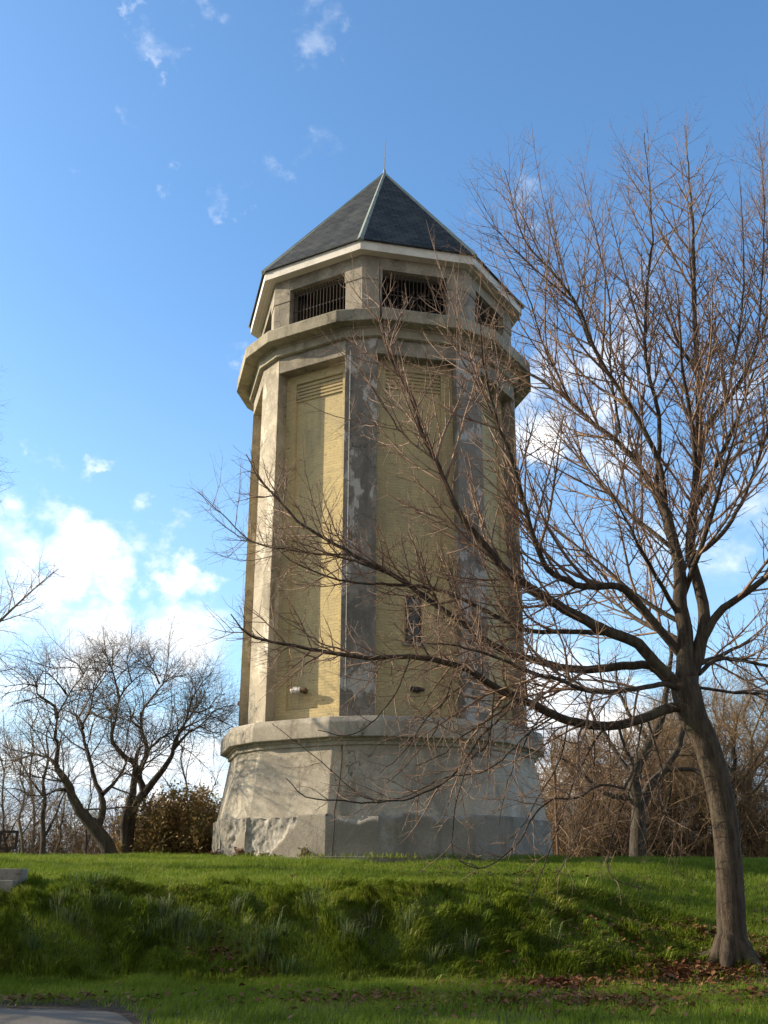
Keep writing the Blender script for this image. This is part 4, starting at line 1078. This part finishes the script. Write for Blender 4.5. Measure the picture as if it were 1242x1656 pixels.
def leafy(name, seed, c, rad, n, mat, tm, label, cat, size=.05, stems=40, group=None):
    r = np.random.default_rng(seed); c = np.array(c, float); rx, ry, rz = rad
    o = empty(name, tuple(c), label, cat, group)
    T = Tubes(); tips = []
    for _ in range(stems):
        a = r.random()*6.283; e = math.acos(r.random()**.8*.98); d = np.array([math.cos(a)*math.sin(e), math.sin(a)*math.sin(e), math.cos(e)]); L = .75+.4*r.random()
        P, R = grow(r, (r.normal()*rx*.22, r.normal()*ry*.22, 0), d*np.array([rx, ry, rz]), np.linalg.norm(d*np.array([rx, ry, rz]))*L, .018*rz/2+.006, 7, .0, .10, .2, .0); T.add(P, R, 4)
        for i in range(2, 8):
            for q in range(3):
                C, CR = grow(r, P[i], (P[i]-P[i-1])/np.linalg.norm(P[i]-P[i-1]) + r.normal(size=3)*.7, rz*(.14+.2*r.random()), .006, 3, 0, .16, .4, 0); T.add(C, CR, 3); tips += [C[1], C[2], C[3]]
    T.build('stem', tm, o)
    tips = np.array(tips); p = tips[r.integers(len(tips), size=n)] + r.normal(size=(n, 3))*rz*.045
    p[:, 2] = np.maximum(p[:, 2], .03)
    l = r.normal(size=(n, 3)); l /= np.linalg.norm(l, axis=1)[:, None]; w = np.cross(l, r.normal(size=(n, 3))); w /= np.linalg.norm(w, axis=1)[:, None]
    s = size*(.6+.8*r.random(n))[:, None]
    V = np.stack([p-l*s, p+w*s*.45, p+l*s, p-w*s*.45], 1).reshape(-1, 3); F = np.arange(4*n).reshape(n, 4)
    mesh_obj('foliage', V, F, mat, o)
    return o
c = G(288, 1388, 31.6)
leafy('shrub', 3, c, (1.42, 1.3, 1.85), 26000, M['bush_leaf'], M['twig_brown'], 'big dull green and brown bushy shrub beside the tower base', 'shrub', .052, 110)
leafy('shrub', 4, G(365, 1388, 38), (1.5, 1.2, 1.8), 9000, M['bush_leaf'], M['twig_brown'], 'lower brownish shrub squeezed behind the tower corner', 'shrub', .05, 45)
# weeds along the plinth
for i, (px, rad, mt, lab) in enumerate([(384, (.22, .18, .26), 'red_weed', 'reddish dry weed tuft at the sunlit plinth corner'), (411, (.35, .16, .16), 'weed_leaf', 'low wide green weed beside the reddish tuft'),
                                       (493, (.16, .12, .34), 'weed_leaf', 'upright green weed on the boundary of sun and shade at the plinth'), (350, (.16, .14, .2), 'red_weed', 'small reddish weed at the far left plinth edge'),
                                       (524, (.26, .12, .12), 'weed_leaf', 'flat green weed by the foot of the cable'), (445, (.2, .12, .10), 'weed_leaf', 'tiny green weed midway along the sunlit plinth side')]):
    d = ray(px, 1386); t = 20.0
    o_ = np.array([0, 0, EYE]); 
    # stand it a little in front of the plinth side it grows against
    a_, b_ = hexd(4.62, DL, 0)[15] + np.array([TX, TY, 0]), hexd(4.62, DL, 0)[0] + np.array([TX, TY, 0])
    q_, e_ = a_, b_ - a_
    if px < 403: q_ = hexd(4.62, DL, 0)[14] + np.array([TX, TY, 0]); e_ = a_ - q_
    if px > 527: q_ = b_; e_ = hexd(4.62, DL, 0)[1] + np.array([TX, TY, 0]) - q_
    den = d[0]*e_[1]-d[1]*e_[0]; t = (q_[0]*e_[1]-q_[1]*e_[0])/den; p = d*(t-.14); gz = float(hgt(p[0], p[1]))
    leafy('weed', 20+i, (p[0], p[1], gz), rad, 190, M[mt], M['twig_brown'], lab, 'weed', .03, 14, 'weeds along the plinth')

# ------------------------------------------------------------------ small things
# dark square metal frame at the left edge
Y = 33.0
o = empty('metal_frame', tuple(G(-18, 1390, Y)), 'dark square metal frame on a post at the left edge before the saplings', 'frame')
base = np.array(o.location)
m = MB()
c0, c1 = at(25, 1372, Y)-base, at(-55, 1345, Y)-base
def bar(a, b, w=.07):
    a, b = np.array(a, float), np.array(b, float); d = b-a; L = np.linalg.norm(d); d /= L
    s_ = np.array([0, 1., 0]); t_ = np.cross(d, s_); m.box(a - s_*w/2 - t_*w/2, d*L, s_*w, t_*w)
bar((c0[0]-.03, 0, c0[2]), (c1[0], 0, c0[2])); bar((c0[0]-.03, 0, c1[2]), (c1[0], 0, c1[2])); bar((c0[0], 0, c0[2]-.03), (c0[0], 0, c1[2]+.03), .066)
xm = (at(0, 1358, Y)-base)[0]; bar((xm, 0, c0[2]+.035), (xm, 0, c1[2]-.035), .064)
m.build('rail', M['iron'], o)
m = MB(); bar((at(-20, 1358, Y)[0]-base[0], .068, -.2), (at(-20, 1358, Y)[0]-base[0], .068, c1[2]), .07); m.build('post', M['iron'], o)
# thin rusty post right of the tower
p = G(903, 1390, 34.5); o = empty('steel_post', tuple(p), 'thin rusty steel post standing right of the tower base', 'post')
m = MB(); h = float(at(903, 1248, 34.5)[2]-p[2]); m.cyl((0, 0, -.2), (0, 0, h), .045, .043, 10); m.build('pole', M['rust'], o)
m = MB(); m.cyl((0, 0, h-.005), (0, 0, h+.05), .055, .03, 10); m.build('cap', M['rust'], o)
# concrete steps cut into the bank at the left
p = at(40, 1405, 19.9); zt = float(p[2]); o = empty('concrete_steps', (float(p[0]), 19.1, 0), 'grey concrete steps let into the bank at the left edge', 'steps')
m = MB(); up = np.array([0, 0, 1.])
for i in range(2):
    dz = .19*i
    m.box(np.array([-2.4 + .0, .58-.34*i, zt-dz-1.4]), np.array([2.4, 0, 0]), np.array([0, (.45 if i == 0 else .345), 0]), up*(1.4))
m.build('tread', M['step'], o, .015)
